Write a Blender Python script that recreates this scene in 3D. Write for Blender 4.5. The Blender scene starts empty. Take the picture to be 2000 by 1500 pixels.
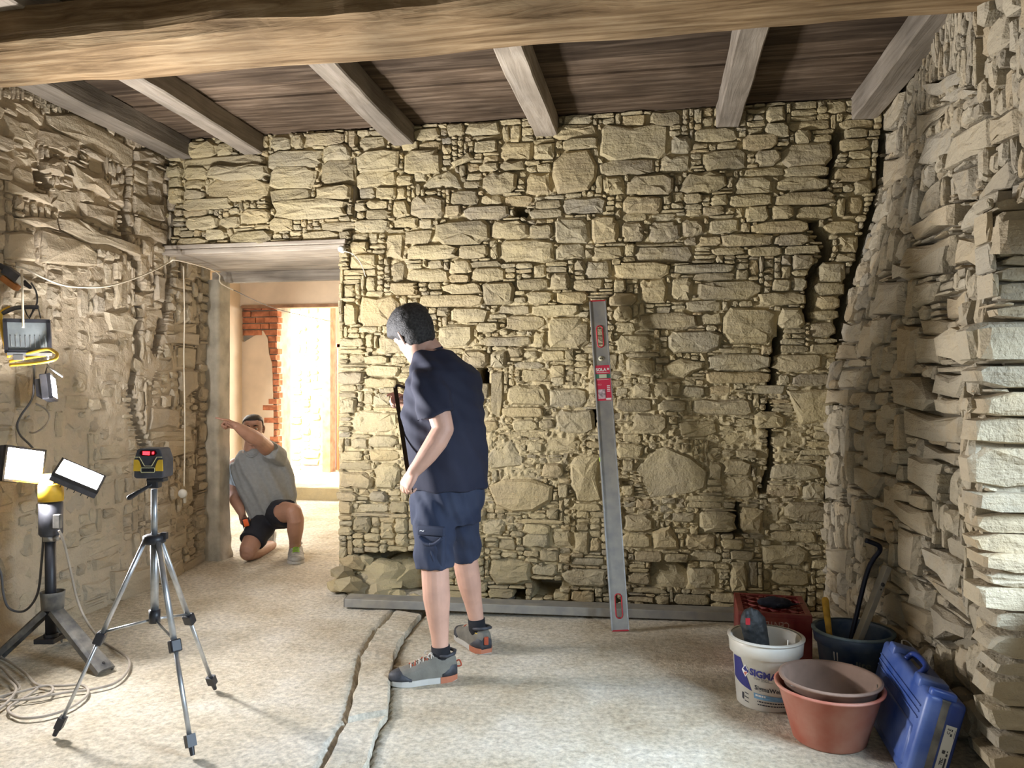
import bpy, bmesh, math, random
import numpy as np
from mathutils import Vector, Matrix, Quaternion

# ------------------------------------------------------------------ scene, camera, world, light
scene = bpy.context.scene
FPX, HZ, HC = 1500.0, 757.0, 1.40            # focal length in pixels, horizon row, eye height
YAW = math.radians(10.2)
S_, C_ = math.sin(YAW), math.cos(YAW)
FW = Vector((-S_, C_, 0)); RT = Vector((C_, S_, 0))
cam_d = bpy.data.cameras.new('camera'); cam = bpy.data.objects.new('camera', cam_d)
scene.collection.objects.link(cam)
cam.location = (0, 0, HC)
cam.rotation_euler = (math.radians(90) + math.atan(7 / 1500.0), 0, YAW)
cam_d.sensor_width = 36; cam_d.sensor_fit = 'HORIZONTAL'; cam_d.lens = 27.0
cam_d.clip_start = 0.05; cam_d.clip_end = 100
scene.camera = cam

world = bpy.data.worlds.new('world'); scene.world = world; world.use_nodes = True
wb = world.node_tree.nodes['Background']
wb.inputs[0].default_value = (0.62, 0.78, 1.0, 1); wb.inputs[1].default_value = 1.0
vs = scene.view_settings
vs.view_transform = 'Standard'; vs.look = 'None'; vs.gamma = 1.0; vs.use_curve_mapping = False
vs.exposure = 1.85
scene.cycles.max_bounces = 7; scene.cycles.diffuse_bounces = 3; scene.cycles.glossy_bounces = 3; scene.cycles.transmission_bounces = 2

def area_light(name, loc, target, sx, sy, power, col):
    d = bpy.data.lights.new(name, 'AREA'); d.shape = 'RECTANGLE'; d.size = sx; d.size_y = sy
    d.energy = power; d.color = col
    o = bpy.data.objects.new(name, d); scene.collection.objects.link(o)
    o.location = loc
    o.rotation_euler = (Vector(target) - Vector(loc)).to_track_quat('-Z', 'Y').to_euler()
    return o
# daylight at the openings of the building, and an added fill behind the viewer
area_light('window_daylight', (2.15, 1.75, 1.50), (0.15, 2.42, 0.0), 1.1, 1.0, 28, (0.64, 0.81, 1.0)).data.spread = math.radians(88)
area_light('rear_fill', (-1.2, -2.2, 1.3), (-0.9, 3.0, 1.0), 1.4, 2.0, 5, (0.80, 0.93, 1.0))  # ambient fill added behind the viewer, where the wall is closed
area_light('side_room_daylight', (-4.85, 7.2, 1.7), (-2.6, 6.9, 0.9), 1.3, 1.5, 27, (1.0, 0.95, 0.86))
area_light('far_room_sunlight', (-5.6, 9.1, 2.3), (-3.5, 10.9, 0.9), 1.0, 1.6, 220, (1.0, 0.92, 0.76))
area_light('far_room_daylight', (-2.2, 9.6, 2.5), (-4.0, 9.9, 0.2), 0.9, 0.9, 60, (1.0, 0.97, 0.92))

# ------------------------------------------------------------------ pixel helpers
def P(px, py, d):                             # photograph pixel + distance along the view axis -> place in the room
    return Vector((0, 0, HC)) + d * FW + RT * (d * (px - 1000) / FPX) + Vector((0, 0, d * (HZ - py) / FPX))
def G(px, py, z=0.0):                         # pixel on a floor of height z
    return P(px, py, (HC - z) * FPX / (py - HZ))
def pxm(n, d): return n * d / FPX
def on_back(px, py, Y=4.93):
    q = (px - 1000) / FPX; t = Y / (C_ + q * S_)
    return t * (-S_ + q * C_), HC + (HZ - py) / FPX * t
def on_side(px, py, X):
    q = (px - 1000) / FPX; t = X / (-S_ + q * C_)
    return t * (C_ + q * S_), HC + (HZ - py) / FPX * t

# ------------------------------------------------------------------ noise
def vnoise(Pn, scale, seed=0):
    p = np.asarray(Pn, float) * scale + seed * 17.31
    i = np.floor(p).astype(np.int64); f = p - i; f = f * f * (3 - 2 * f)
    def h(a, b, c):
        n = (a * 374761393 + b * 668265263 + c * 1274126177 + seed * 974711) & 0x7fffffff
        n = ((n ^ (n >> 13)) * 1274126177) & 0x7fffffff
        return ((n ^ (n >> 16)) & 0xffff) / 65535.0
    x, y, z = i[:, 0], i[:, 1], i[:, 2]; fx, fy, fz = f[:, 0], f[:, 1], f[:, 2]
    def lx(b, c): return h(x, b, c) * (1 - fx) + h(x + 1, b, c) * fx
    def ly(c): return lx(y, c) * (1 - fy) + lx(y + 1, c) * fy
    return ly(z) * (1 - fz) + ly(z + 1) * fz          # 0..1
def fbm(Pn, scale, seed=0, octv=3):
    r = 0; a = 1; t = 0
    for k in range(octv):
        r = r + a * vnoise(Pn, scale * 2 ** k, seed + k); t += a; a *= .5
    return r / t

# ------------------------------------------------------------------ objects
COL = scene.collection
def wloc(o):
    v = Vector((0, 0, 0))
    while o is not None:
        v += o.location; o = o.parent
    return v
def tag(o, label=None, cat=None, group=None, kind=None):
    if label: o['label'] = label
    if cat: o['category'] = cat
    if group: o['group'] = group
    if kind: o['kind'] = kind
    return o
def empty(name, loc, label=None, cat=None, group=None, kind=None):
    o = bpy.data.objects.new(name, None); COL.objects.link(o)
    o.location = loc; o.empty_display_size = .05
    return tag(o, label, cat, group, kind)
def mk(name, verts, faces, mat, parent=None, smooth=False, tint=None):
    off = wloc(parent) if parent is not None else Vector((0, 0, 0))
    me = bpy.data.meshes.new(name)
    V = np.array([tuple(v) for v in verts], float) if not isinstance(verts, np.ndarray) else verts
    V = V - np.array(tuple(off))
    me.from_pydata(V.tolist(), [], [tuple(f) for f in faces])
    if smooth: me.polygons.foreach_set('use_smooth', [True] * len(me.polygons))
    if tint is not None:
        a = me.attributes.new('tint', 'FLOAT', 'FACE')
        a.data.foreach_set('value', tint if hasattr(tint, '__len__') else [tint] * len(me.polygons))
    if mat is not None: me.materials.append(mat)
    o = bpy.data.objects.new(name, me); COL.objects.link(o)
    if parent is not None: o.parent = parent
    return o
class MB:                                      # collects shapes of ONE part
    def __init__(s): s.v = []; s.f = []
    def add(s, v, f):
        n = len(s.v); s.v += [Vector(p) for p in v]; s.f += [tuple(i + n for i in q) for q in f]; return s
    def build(s, name, mat, parent=None, smooth=False, bevel=0, seg=2):
        if bevel:
            bm = bmesh.new(); vs_ = [bm.verts.new(p) for p in s.v]
            for q in s.f:
                try: bm.faces.new([vs_[i] for i in q])
                except ValueError: pass
            bmesh.ops.bevel(bm, geom=bm.edges[:], offset=bevel, segments=seg, profile=.5, affect='EDGES', clamp_overlap=True)
            bmesh.ops.recalc_face_normals(bm, faces=bm.faces[:])
            bm.verts.index_update()
            v = [p.co.copy() for p in bm.verts]; f = [[p.index for p in q.verts] for q in bm.faces]; bm.free()
            o = mk(name, v, f, mat, parent, smooth)
            return o
        return mk(name, s.v, s.f, mat, parent, smooth)
BOXF = [(0, 3, 2, 1), (4, 5, 6, 7), (0, 1, 5, 4), (1, 2, 6, 5), (2, 3, 7, 6), (3, 0, 4, 7)]
def box(c, ax, ay, az):                        # centre and three half-axis vectors
    c = Vector(c); ax = Vector(ax); ay = Vector(ay); az = Vector(az)
    return [c - ax - ay - az, c + ax - ay - az, c + ax + ay - az, c - ax + ay - az,
            c - ax - ay + az, c + ax - ay + az, c + ax + ay + az, c - ax + ay + az], BOXF
def abox(x0, x1, y0, y1, z0, z1):
    return box(((x0 + x1) / 2, (y0 + y1) / 2, (z0 + z1) / 2), ((x1 - x0) / 2, 0, 0), (0, (y1 - y0) / 2, 0), (0, 0, (z1 - z0) / 2))
def frame(d, ref=None):
    d = Vector(d).normalized()
    r = Vector(ref) if ref is not None else (Vector((0, 0, 1)) if abs(d.z) < .9 else Vector((1, 0, 0)))
    a = r.cross(d)
    if a.length < 1e-5: a = Vector((1, 0, 0)).cross(d)
    a.normalize(); b = d.cross(a).normalized()
    return a, b                                 # a sideways, b 'up'
def rings(rl, caps=True):                      # loft a list of equal-length rings
    n = len(rl[0]); v = [p for r in rl for p in r]; f = []
    for i in range(len(rl) - 1):
        for j in range(n):
            k = (j + 1) % n
            f.append((i * n + j, i * n + k, (i + 1) * n + k, (i + 1) * n + j))
    if caps:
        f.append(tuple(range(n - 1, -1, -1))); m = (len(rl) - 1) * n; f.append(tuple(m + j for j in range(n)))
    return v, f
def tube(pts, rad, n=10, ref=None, round_ends=False, flat=1.0):
    pts = [Vector(p) for p in pts]; m = len(pts)
    if not hasattr(rad, '__len__'): rad = [rad] * m
    rad = list(rad)
    if round_ends:
        d0 = (pts[1] - pts[0]).normalized(); d1 = (pts[-1] - pts[-2]).normalized(); r0, r1 = rad[0], rad[-1]
        pre = [(pts[0] - d0 * r0 * a, r0 * b) for a, b in ((1, .12), (.87, .5), (.5, .87))]
        post = [(pts[-1] + d1 * r1 * a, r1 * b) for a, b in ((.5, .87), (.87, .5), (1, .12))]
        pts = [p for p, _ in pre] + pts + [p for p, _ in post]; rad = [r for _, r in pre] + rad + [r for _, r in post]; m = len(pts)
    rl = []; a_prev = None
    for i in range(m):
        d = pts[min(i + 1, m - 1)] - pts[max(i - 1, 0)]
        if d.length < 1e-9: d = Vector((0, 0, 1))
        if a_prev is None: a, b = frame(d, ref)
        else:
            d.normalize(); a = a_prev - d * a_prev.dot(d)
            if a.length < 1e-6: a, b = frame(d)
            a.normalize(); b = d.cross(a)
        a_prev = a
        rl.append([pts[i] + a * (rad[i] * math.cos(2 * math.pi * j / n)) + b * (rad[i] * flat * math.sin(2 * math.pi * j / n)) for j in range(n)])
    return rings(rl)
def cyl(p0, p1, r0, r1=None, n=16):
    return tube([p0, p1], [r0, r0 if r1 is None else r1], n)
def lathe(c, prof, n=32, axis=(0, 0, 1), xdir=None):
    c = Vector(c); ax = Vector(axis).normalized(); a, b = frame(ax, xdir)
    return rings([[c + ax * z + a * (r * math.cos(2 * math.pi * j / n)) + b * (r * math.sin(2 * math.pi * j / n)) for j in range(n)] for r, z in prof], caps=False)
def spline(pts, k=6):
    pts = [Vector(p) for p in pts]; out = []
    for i in range(len(pts) - 1):
        p0 = pts[max(i - 1, 0)]; p1 = pts[i]; p2 = pts[i + 1]; p3 = pts[min(i + 2, len(pts) - 1)]
        for t in [j / k for j in range(k)]:
            out.append(.5 * ((2 * p1) + (p2 - p0) * t + (2 * p0 - 5 * p1 + 4 * p2 - p3) * t * t + (3 * p1 - p0 - 3 * p2 + p3) * t ** 3))
    out.append(pts[-1]); return out
def cable(pts, r, k=8, n=8): return tube(spline(pts, k), r, n)
def text2d(s, size, bold=0.0):
    cu = bpy.data.curves.new('t', 'FONT'); cu.body = s; cu.size = size; cu.offset = bold; cu.resolution_u = 3
    o = bpy.data.objects.new('t', cu); COL.objects.link(o)
    me = bpy.data.meshes.new_from_object(o.evaluated_get(bpy.context.evaluated_depsgraph_get()))
    v = [(p.co.x, p.co.y) for p in me.vertices]; f = [tuple(q.vertices) for q in me.polygons]
    bpy.data.objects.remove(o); bpy.data.curves.remove(cu); bpy.data.meshes.remove(me)
    return v, f
def remesh(mb, voxel, smooth=4, fac=.5):
    me = bpy.data.meshes.new('r'); me.from_pydata([tuple(p) for p in mb.v], [], mb.f)
    o = bpy.data.objects.new('r', me); COL.objects.link(o)
    m = o.modifiers.new('r', 'REMESH'); m.mode = 'VOXEL'; m.voxel_size = voxel
    if smooth:
        s = o.modifiers.new('s', 'SMOOTH'); s.factor = fac; s.iterations = smooth
    dg = bpy.context.evaluated_depsgraph_get(); dg.update()
    e = bpy.data.meshes.new_from_object(o.evaluated_get(dg))
    n = len(e.vertices); V = np.empty(n * 3); e.vertices.foreach_get('co', V); V = V.reshape(-1, 3)
    N = np.empty(n * 3); e.vertices.foreach_get('normal', N); N = N.reshape(-1, 3)
    F = [tuple(p.vertices) for p in e.polygons]
    bpy.data.objects.remove(o); bpy.data.meshes.remove(me); bpy.data.meshes.remove(e)
    return V, N, F

# ------------------------------------------------------------------ materials
def new_mat(name):
    m = bpy.data.materials.new(name); m.use_nodes = True
    nt = m.node_tree; b = nt.nodes['Principled BSDF']
    return m, nt, b
def nd(nt, t, **kw):
    n = nt.nodes.new(t)
    for k, v in kw.items(): setattr(n, k, v)
    return n
def plain(name, col, rough=.5, metal=0.0, var=0.0, scale=20, bump=0.0, bscale=150, spec=.5, dust=None, dustamt=.3):
    m, nt, b = new_mat(name); L = nt.links
    b.inputs['Roughness'].default_value = rough; b.inputs['Metallic'].default_value = metal
    b.inputs['Specular IOR Level'].default_value = spec
    b.inputs['Base Color'].default_value = (*col, 1)
    tc = nd(nt, 'ShaderNodeTexCoord'); src = None
    if var or dust:
        n = nd(nt, 'ShaderNodeTexNoise'); n.inputs['Scale'].default_value = scale; n.inputs['Detail'].default_value = 5
        L.new(tc.outputs['Object'], n.inputs['Vector'])
        r = nd(nt, 'ShaderNodeValToRGB'); L.new(n.outputs['Fac'], r.inputs['Fac'])
        r.color_ramp.elements[0].position = .35; r.color_ramp.elements[1].position = .65
        c2 = dust if dust else col
        r.color_ramp.elements[0].color = (*[max(0, c * (1 - var)) for c in col], 1)
        if dust: r.color_ramp.elements[1].color = (*[c * (1 - dustamt) + d * dustamt for c, d in zip(col, dust)], 1)
        else: r.color_ramp.elements[1].color = (*[min(1, c * (1 + var)) for c in col], 1)
        L.new(r.outputs['Color'], b.inputs['Base Color'])
    if bump:
        n2 = nd(nt, 'ShaderNodeTexNoise'); n2.inputs['Scale'].default_value = bscale; n2.inputs['Detail'].default_value = 4
        L.new(tc.outputs['Object'], n2.inputs['Vector'])
        bp = nd(nt, 'ShaderNodeBump'); bp.inputs['Strength'].default_value = bump; bp.inputs['Distance'].default_value = .004
        L.new(n2.outputs['Fac'], bp.inputs['Height']); L.new(bp.outputs['Normal'], b.inputs['Normal'])
    return m
def emit(name, col, strength):
    m, nt, b = new_mat(name)
    b.inputs['Base Color'].default_value = (*col, 1)
    b.inputs['Emission Color'].default_value = (*col, 1); b.inputs['Emission Strength'].default_value = strength
    return m
def stone_mat(name, cols, stain=(.42, .34, .2), stain_amt=.45, bump=1.0, strat=(3, 3, 26), dust=(.55, .48, .32), dust_amt=.35):
    m, nt, b = new_mat(name); L = nt.links
    b.inputs['Roughness'].default_value = .95; b.inputs['Specular IOR Level'].default_value = .12
    tc = nd(nt, 'ShaderNodeTexCoord'); at = nd(nt, 'ShaderNodeAttribute'); at.attribute_name = 'tint'
    r = nd(nt, 'ShaderNodeValToRGB'); r.color_ramp.interpolation = 'LINEAR'
    for i, c in enumerate(cols):
        p = i / (len(cols) - 1)
        e = r.color_ramp.elements[i] if i < 2 else r.color_ramp.elements.new(p)
        e.position = p; e.color = (*c, 1)
    for i, c in enumerate(cols): r.color_ramp.elements[i].color = (*c, 1)
    L.new(at.outputs['Fac'], r.inputs['Fac'])
    def noise(sc, det=4, mp=None, rough=.6):
        n = nd(nt, 'ShaderNodeTexNoise'); n.inputs['Scale'].default_value = sc; n.inputs['Detail'].default_value = det; n.inputs['Roughness'].default_value = rough
        if mp:
            mm = nd(nt, 'ShaderNodeMapping'); mm.inputs['Scale'].default_value = mp
            L.new(tc.outputs['Object'], mm.inputs['Vector']); L.new(mm.outputs['Vector'], n.inputs['Vector'])
        else: L.new(tc.outputs['Object'], n.inputs['Vector'])
        return n
    def ramp(n, a, c):
        q = nd(nt, 'ShaderNodeMapRange'); q.inputs[1].default_value = a; q.inputs[2].default_value = c
        L.new(n.outputs['Fac'], q.inputs[0]); return q
    def mix(fac, A, B, amt=1.0, mode='MIX'):
        x = nd(nt, 'ShaderNodeMix', data_type='RGBA', blend_type=mode)
        ml = nd(nt, 'ShaderNodeMath', operation='MULTIPLY'); ml.inputs[1].default_value = amt
        L.new(fac, ml.inputs[0]); L.new(ml.outputs[0], x.inputs[0])
        for s, k in ((A, 6), (B, 7)):
            if isinstance(s, tuple): x.inputs[k].default_value = (*s, 1)
            else: L.new(s, x.inputs[k])
        return x.outputs[2]
    c = mix(ramp(noise(7, 5), .5, .72).outputs[0], r.outputs['Color'], stain, stain_amt)
    c = mix(ramp(noise(2.2, 4), .4, .62).outputs[0], c, dust, dust_amt)
    c = mix(ramp(noise(45, 5), .35, .75).outputs[0], c, (.5, .5, .5), .5, 'OVERLAY')
    c = mix(ramp(noise(1, 4, strat), .45, .7).outputs[0], c, (.25, .22, .17), .22)
    L.new(c, b.inputs['Base Color'])
    n1 = noise(14, 5, None, .65); n2 = noise(70, 5); n3 = noise(1, 5, tuple(s * 1.6 for s in strat))
    a1 = nd(nt, 'ShaderNodeMath', operation='MULTIPLY_ADD'); a1.inputs[1].default_value = .35
    L.new(n2.outputs['Fac'], a1.inputs[0]); L.new(n1.outputs['Fac'], a1.inputs[2])
    a2 = nd(nt, 'ShaderNodeMath', operation='MULTIPLY_ADD'); a2.inputs[1].default_value = .5
    L.new(n3.outputs['Fac'], a2.inputs[0]); L.new(a1.outputs[0], a2.inputs[2])
    bp = nd(nt, 'ShaderNodeBump'); bp.inputs['Strength'].default_value = bump; bp.inputs['Distance'].default_value = .017
    L.new(a2.outputs[0], bp.inputs['Height']); L.new(bp.outputs['Normal'], b.inputs['Normal'])
    return m
def wood_mat(name, c1, c2, c3, axis='Y', rough=.85, bump=.5, fine=1.0, spots=0.0):
    m, nt, b = new_mat(name); L = nt.links
    b.inputs['Roughness'].default_value = rough; b.inputs['Specular IOR Level'].default_value = .15
    tc = nd(nt, 'ShaderNodeTexCoord'); mp = nd(nt, 'ShaderNodeMapping')
    s = {'X': (1.2, 16, 16), 'Y': (16, 1.2, 16), 'Z': (16, 16, 1.2)}[axis]
    mp.inputs['Scale'].default_value = tuple(k * fine for k in s); L.new(tc.outputs['Object'], mp.inputs['Vector'])
    n = nd(nt, 'ShaderNodeTexNoise'); n.inputs['Scale'].default_value = 1.6; n.inputs['Detail'].default_value = 7; n.inputs['Roughness'].default_value = .62; n.inputs['Distortion'].default_value = .6
    L.new(mp.outputs['Vector'], n.inputs['Vector'])
    r = nd(nt, 'ShaderNodeValToRGB'); L.new(n.outputs['Fac'], r.inputs['Fac'])
    e = r.color_ramp.elements; e[0].position = .3; e[1].position = .7; e[0].color = (*c1, 1); e[1].color = (*c3, 1)
    k = e.new(.5); k.color = (*c2, 1)
    n2 = nd(nt, 'ShaderNodeTexNoise'); n2.inputs['Scale'].default_value = 1.7; n2.inputs['Detail'].default_value = 4
    L.new(tc.outputs['Object'], n2.inputs['Vector'])
    q = nd(nt, 'ShaderNodeMapRange'); q.inputs[1].default_value = .35; q.inputs[2].default_value = .7; q.inputs[3].default_value = .62; q.inputs[4].default_value = 1.25
    L.new(n2.outputs['Fac'], q.inputs[0])
    oi = nd(nt, 'ShaderNodeObjectInfo'); q2 = nd(nt, 'ShaderNodeMapRange'); q2.inputs[3].default_value = .72; q2.inputs[4].default_value = 1.28
    L.new(oi.outputs['Random'], q2.inputs[0]); qm = nd(nt, 'ShaderNodeMath', operation='MULTIPLY'); L.new(q.outputs[0], qm.inputs[0]); L.new(q2.outputs[0], qm.inputs[1])
    x = nd(nt, 'ShaderNodeMix', data_type='RGBA', blend_type='MULTIPLY'); x.inputs[0].default_value = 1
    L.new(r.outputs['Color'], x.inputs[6]); L.new(qm.outputs[0], x.inputs[7])
    L.new(x.outputs[2], b.inputs['Base Color'])
    bp = nd(nt, 'ShaderNodeBump'); bp.inputs['Strength'].default_value = bump; bp.inputs['Distance'].default_value = .012
    L.new(n.outputs['Fac'], bp.inputs['Height']); L.new(bp.outputs['Normal'], b.inputs['Normal'])
    return m

M = {}
M['stone'] = stone_mat('stone', [(.25, .21, .135), (.35, .29, .18), (.43, .355, .21), (.35, .305, .21), (.46, .385, .235), (.40, .31, .175), (.29, .255, .19)], dust=(.51, .415, .215), dust_amt=.5)
M['stone_left'] = stone_mat('stone_left', [(.36, .30, .215), (.43, .36, .25), (.47, .40, .285), (.41, .35, .265)], stain=(.36, .28, .17), stain_amt=.4, bump=.8, dust=(.52, .41, .28), dust_amt=.5)  # stone colour lightened to carry some of the lens flare
M['stone_right'] = stone_mat('stone_right', [(.30, .26, .195), (.37, .32, .235), (.44, .375, .265), (.41, .325, .21), (.46, .40, .295), (.35, .315, .25)], stain=(.43, .31, .16), dust=(.48, .405, .275), dust_amt=.3)
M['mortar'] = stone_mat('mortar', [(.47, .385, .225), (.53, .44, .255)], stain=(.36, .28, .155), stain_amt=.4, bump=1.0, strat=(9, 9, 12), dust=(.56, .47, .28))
M['mortar_left'] = stone_mat('mortar_left', [(.46, .375, .265), (.51, .42, .295)], stain=(.40, .30, .20), stain_amt=.4, bump=.9, strat=(9, 9, 12), dust=(.53, .43, .31))  # mortar colour lightened likewise, for the lens flare
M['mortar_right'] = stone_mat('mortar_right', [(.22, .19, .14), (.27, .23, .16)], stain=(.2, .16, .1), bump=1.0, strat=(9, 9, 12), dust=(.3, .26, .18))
M['beam'] = wood_mat('beam_wood', (.125, .074, .032), (.30, .20, .105), (.45, .33, .19), 'X', bump=.9)
M['joist'] = wood_mat('joist_wood', (.20, .165, .125), (.29, .245, .19), (.36, .31, .25), 'Y', bump=.5)
M['plank'] = wood_mat('plank_wood', (.042, .027, .016), (.09, .062, .04), (.175, .128, .088), 'X', bump=.5)
M['lintel'] = wood_mat('lintel_wood', (.20, .165, .13), (.33, .28, .22), (.42, .37, .30), 'X', bump=.6)
M['jamb'] = plain('jamb_plaster', (.44, .39, .30), .95, var=.22, scale=7, bump=.5, bscale=60, spec=.1)
M['plaster'] = plain('plaster', (.70, .56, .41), .9, var=.07, scale=4, bump=.1, bscale=40, spec=.1)
M['roomwall'] = plain('rough_wall', (.40, .34, .24), .95, var=.2, scale=5, bump=.8, bscale=25, spec=.1)
M['brick'] = plain('brick', (.46, .17, .085), .9, var=.3, scale=14, bump=.5, bscale=80, spec=.1)
M['farwood'] = plain('brown_post', (.30, .17, .10), .8, var=.25, scale=9, bump=.3, spec=.1)

# ================================================================== STRUCTURE
def concrete_mat():
    m, nt, b = new_mat('concrete'); L = nt.links
    b.inputs['Roughness'].default_value = .9; b.inputs['Specular IOR Level'].default_value = .2
    tc = nd(nt, 'ShaderNodeTexCoord')
    def noise(sc, det=5, ro=.6):
        n = nd(nt, 'ShaderNodeTexNoise'); n.inputs['Scale'].default_value = sc; n.inputs['Detail'].default_value = det; n.inputs['Roughness'].default_value = ro
        L.new(tc.outputs['Object'], n.inputs['Vector']); return n
    n = noise(1.3, 6, .65); r = nd(nt, 'ShaderNodeValToRGB'); L.new(n.outputs['Fac'], r.inputs['Fac'])
    e = r.color_ramp.elements; e[0].position = .3; e[0].color = (.41, .335, .225, 1); e[1].position = .68; e[1].color = (.68, .635, .545, 1)
    k = e.new(.5); k.color = (.56, .50, .39, 1)
    n2 = noise(38, 6, .7); q = nd(nt, 'ShaderNodeMapRange'); q.inputs[1].default_value = .33; q.inputs[2].default_value = .66; q.inputs[3].default_value = .62; q.inputs[4].default_value = 1.22
    L.new(n2.outputs['Fac'], q.inputs[0])
    x = nd(nt, 'ShaderNodeMix', data_type='RGBA', blend_type='MULTIPLY'); x.inputs[0].default_value = 1
    L.new(r.outputs['Color'], x.inputs[6]); L.new(q.outputs[0], x.inputs[7]); L.new(x.outputs[2], b.inputs['Base Color'])
    n3 = noise(16, 7, .7); n4 = noise(95, 4, .6)
    a = nd(nt, 'ShaderNodeMath', operation='MULTIPLY_ADD'); a.inputs[1].default_value = .4
    L.new(n4.outputs['Fac'], a.inputs[0]); L.new(n3.outputs['Fac'], a.inputs[2])
    bp = nd(nt, 'ShaderNodeBump'); bp.inputs['Strength'].default_value = .75; bp.inputs['Distance'].default_value = .014
    L.new(a.outputs[0], bp.inputs['Height']); L.new(bp.outputs['Normal'], b.inputs['Normal'])
    return m
M['floor'] = concrete_mat()

def grid_mesh(fn, u0, u1, v0, v1, step, keep=None):     # fn(U,V arrays)->Nx3 ; keep(u,v of cell centres)->bool
    nu = max(2, int(round((u1 - u0) / step)) + 1); nv = max(2, int(round((v1 - v0) / step)) + 1)
    U, V = np.meshgrid(np.linspace(u0, u1, nu), np.linspace(v0, v1, nv), indexing='ij')
    W = fn(U.ravel(), V.ravel())
    i, j = np.meshgrid(np.arange(nu - 1), np.arange(nv - 1), indexing='ij'); i = i.ravel(); j = j.ravel()
    F = np.stack([i * nv + j, (i + 1) * nv + j, (i + 1) * nv + j + 1, i * nv + j + 1], 1)
    if keep is not None:
        du = (u1 - u0) / (nu - 1); dv = (v1 - v0) / (nv - 1)
        F = F[keep(u0 + (i + .5) * du, v0 + (j + .5) * dv)]
    return W, F.tolist()

# ---- floor: left slab a little higher than the right one, a broken kerb strip between them
KL = [(770, 1185), (735, 1222), (705, 1270), (692, 1330), (676, 1400), (650, 1440), (622, 1500), (560, 1640)]
KR = [(824, 1192), (790, 1232), (766, 1285), (762, 1330), (755, 1385), (737, 1412), (712, 1500), (660, 1640)]
kl = [G(x, y, .04) for x, y in KL]; kr = [G(x, y, .04) for x, y in KR]
kmid = [(a + b) / 2 for a, b in zip(kl, kr)]
kyy = np.array([p.y for p in kmid][::-1]); kxx = np.array([p.x for p in kmid][::-1])
kyl = np.array([p.y for p in kl][::-1]); kxl = np.array([p.x for p in kl][::-1]); kyr = np.array([p.y for p in kr][::-1]); kxr = np.array([p.x for p in kr][::-1])
def floor_z(X, Y):
    xb = np.interp(Y, kyy, kxx)
    left = np.clip((xb - X) / .03 + .5, 0, 1) * (Y < 4.75) + (Y >= 4.75) * np.clip((-.6 - X) / .8, 0, 1)
    back = np.clip((Y - 5.0) / .8, 0, 1)
    gap = (X > np.interp(Y, kyl, kxl) - .012) & (X < np.interp(Y, kyr, kxr) + .004) & (Y < 4.66)
    return .024 * left * (1 - back) + .02 * back - .045 * gap
def floor_fn(U, V):
    Pn = np.stack([U, V, U * 0], 1)
    return np.stack([U, V, floor_z(U, V) + .006 * (fbm(Pn, 3.0, 3) - .5) - .004 * (fbm(Pn, 22, 8) > .66)], 1)
fv, ff = grid_mesh(floor_fn, -3.6, 2.3, -2.4, 6.0, .017)
flo = tag(mk('floor', fv, ff, M['floor'], None, True), 'dusty pale concrete floor with a broken kerb strip running to the wall', kind='structure')
mk('floor_slab', *abox(-5.4, -1.0, 5.99, 8.9, -.1, .02), M['floor'], flo)
for a, b in ((0, 1), (1, 2), (2, 4), (4, 7)):
    la = [kl[i].copy() for i in range(a, b + 1)]; ra = [kr[i].copy() for i in range(a, b + 1)]
    d = (kmid[b] - kmid[a]).normalized() * .010
    for q_ in la: q_.x += .012
    la[0] += d; ra[0] += d; la[-1] -= d; ra[-1] -= d
    ring = [(p.x, p.y) for p in la] + [(p.x, p.y) for p in reversed(ra)]
    rr = random.Random(a); pts = []
    for i in range(len(ring)):
        p = Vector((*ring[i], 0)); q = Vector((*ring[(i + 1) % len(ring)], 0)); n = max(1, int((q - p).length / .05))
        for k in range(n):
            w = p.lerp(q, k / n); pts.append(w + Vector((rr.uniform(-.006, .006), rr.uniform(-.006, .006), 0)))
    n = len(pts); c = sum(pts, Vector()) / n; zt = .032 + rr.uniform(-.006, .004)
    R0 = [p + Vector((0, 0, -.03)) for p in pts]; R1 = [p + Vector((0, 0, zt - .012)) for p in pts]
    R2 = [p + (c - p).normalized() * .012 + Vector((0, 0, zt + rr.uniform(-.002, .002))) for p in pts]
    v, f = rings([R0, R1, R2])
    mk('kerb_piece', v, f, M['floor'], flo)

# ---- rubble masonry ------------------------------------------------------------
def oct_outline(x0, y0, x1, y1, rg, rough=.07):
    w = x1 - x0; h = y1 - y0; o = []
    cw = [rg.uniform(.05, .26) for _ in range(4)]; ch = [rg.uniform(.08, .34) for _ in range(4)]
    pts = [(x0 + w * cw[0], y0), (x1 - w * cw[1], y0), (x1, y0 + h * ch[1]), (x1, y1 - h * ch[2]), (x1 - w * cw[2], y1), (x0 + w * cw[3], y1), (x0, y1 - h * ch[3]), (x0, y0 + h * ch[0])]
    for _ in range(2):
        k = rg.randrange(len(pts)); a, b = pts[k], pts[(k + 1) % len(pts)]; t = rg.uniform(.35, .65); j = rg.uniform(-.09, .03) * min(w, h)
        mx, my = a[0] + (b[0] - a[0]) * t, a[1] + (b[1] - a[1]) * t; cx, cy = (x0 + x1) / 2, (y0 + y1) / 2; dl = math.hypot(mx - cx, my - cy) + 1e-6
        pts.insert(k + 1, (mx + (mx - cx) / dl * j, my + (my - cy) / dl * j))
    return [(x + rg.uniform(-1, 1) * rough * w, y + rg.uniform(-1, 1) * rough * h) for x, y in pts]
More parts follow.
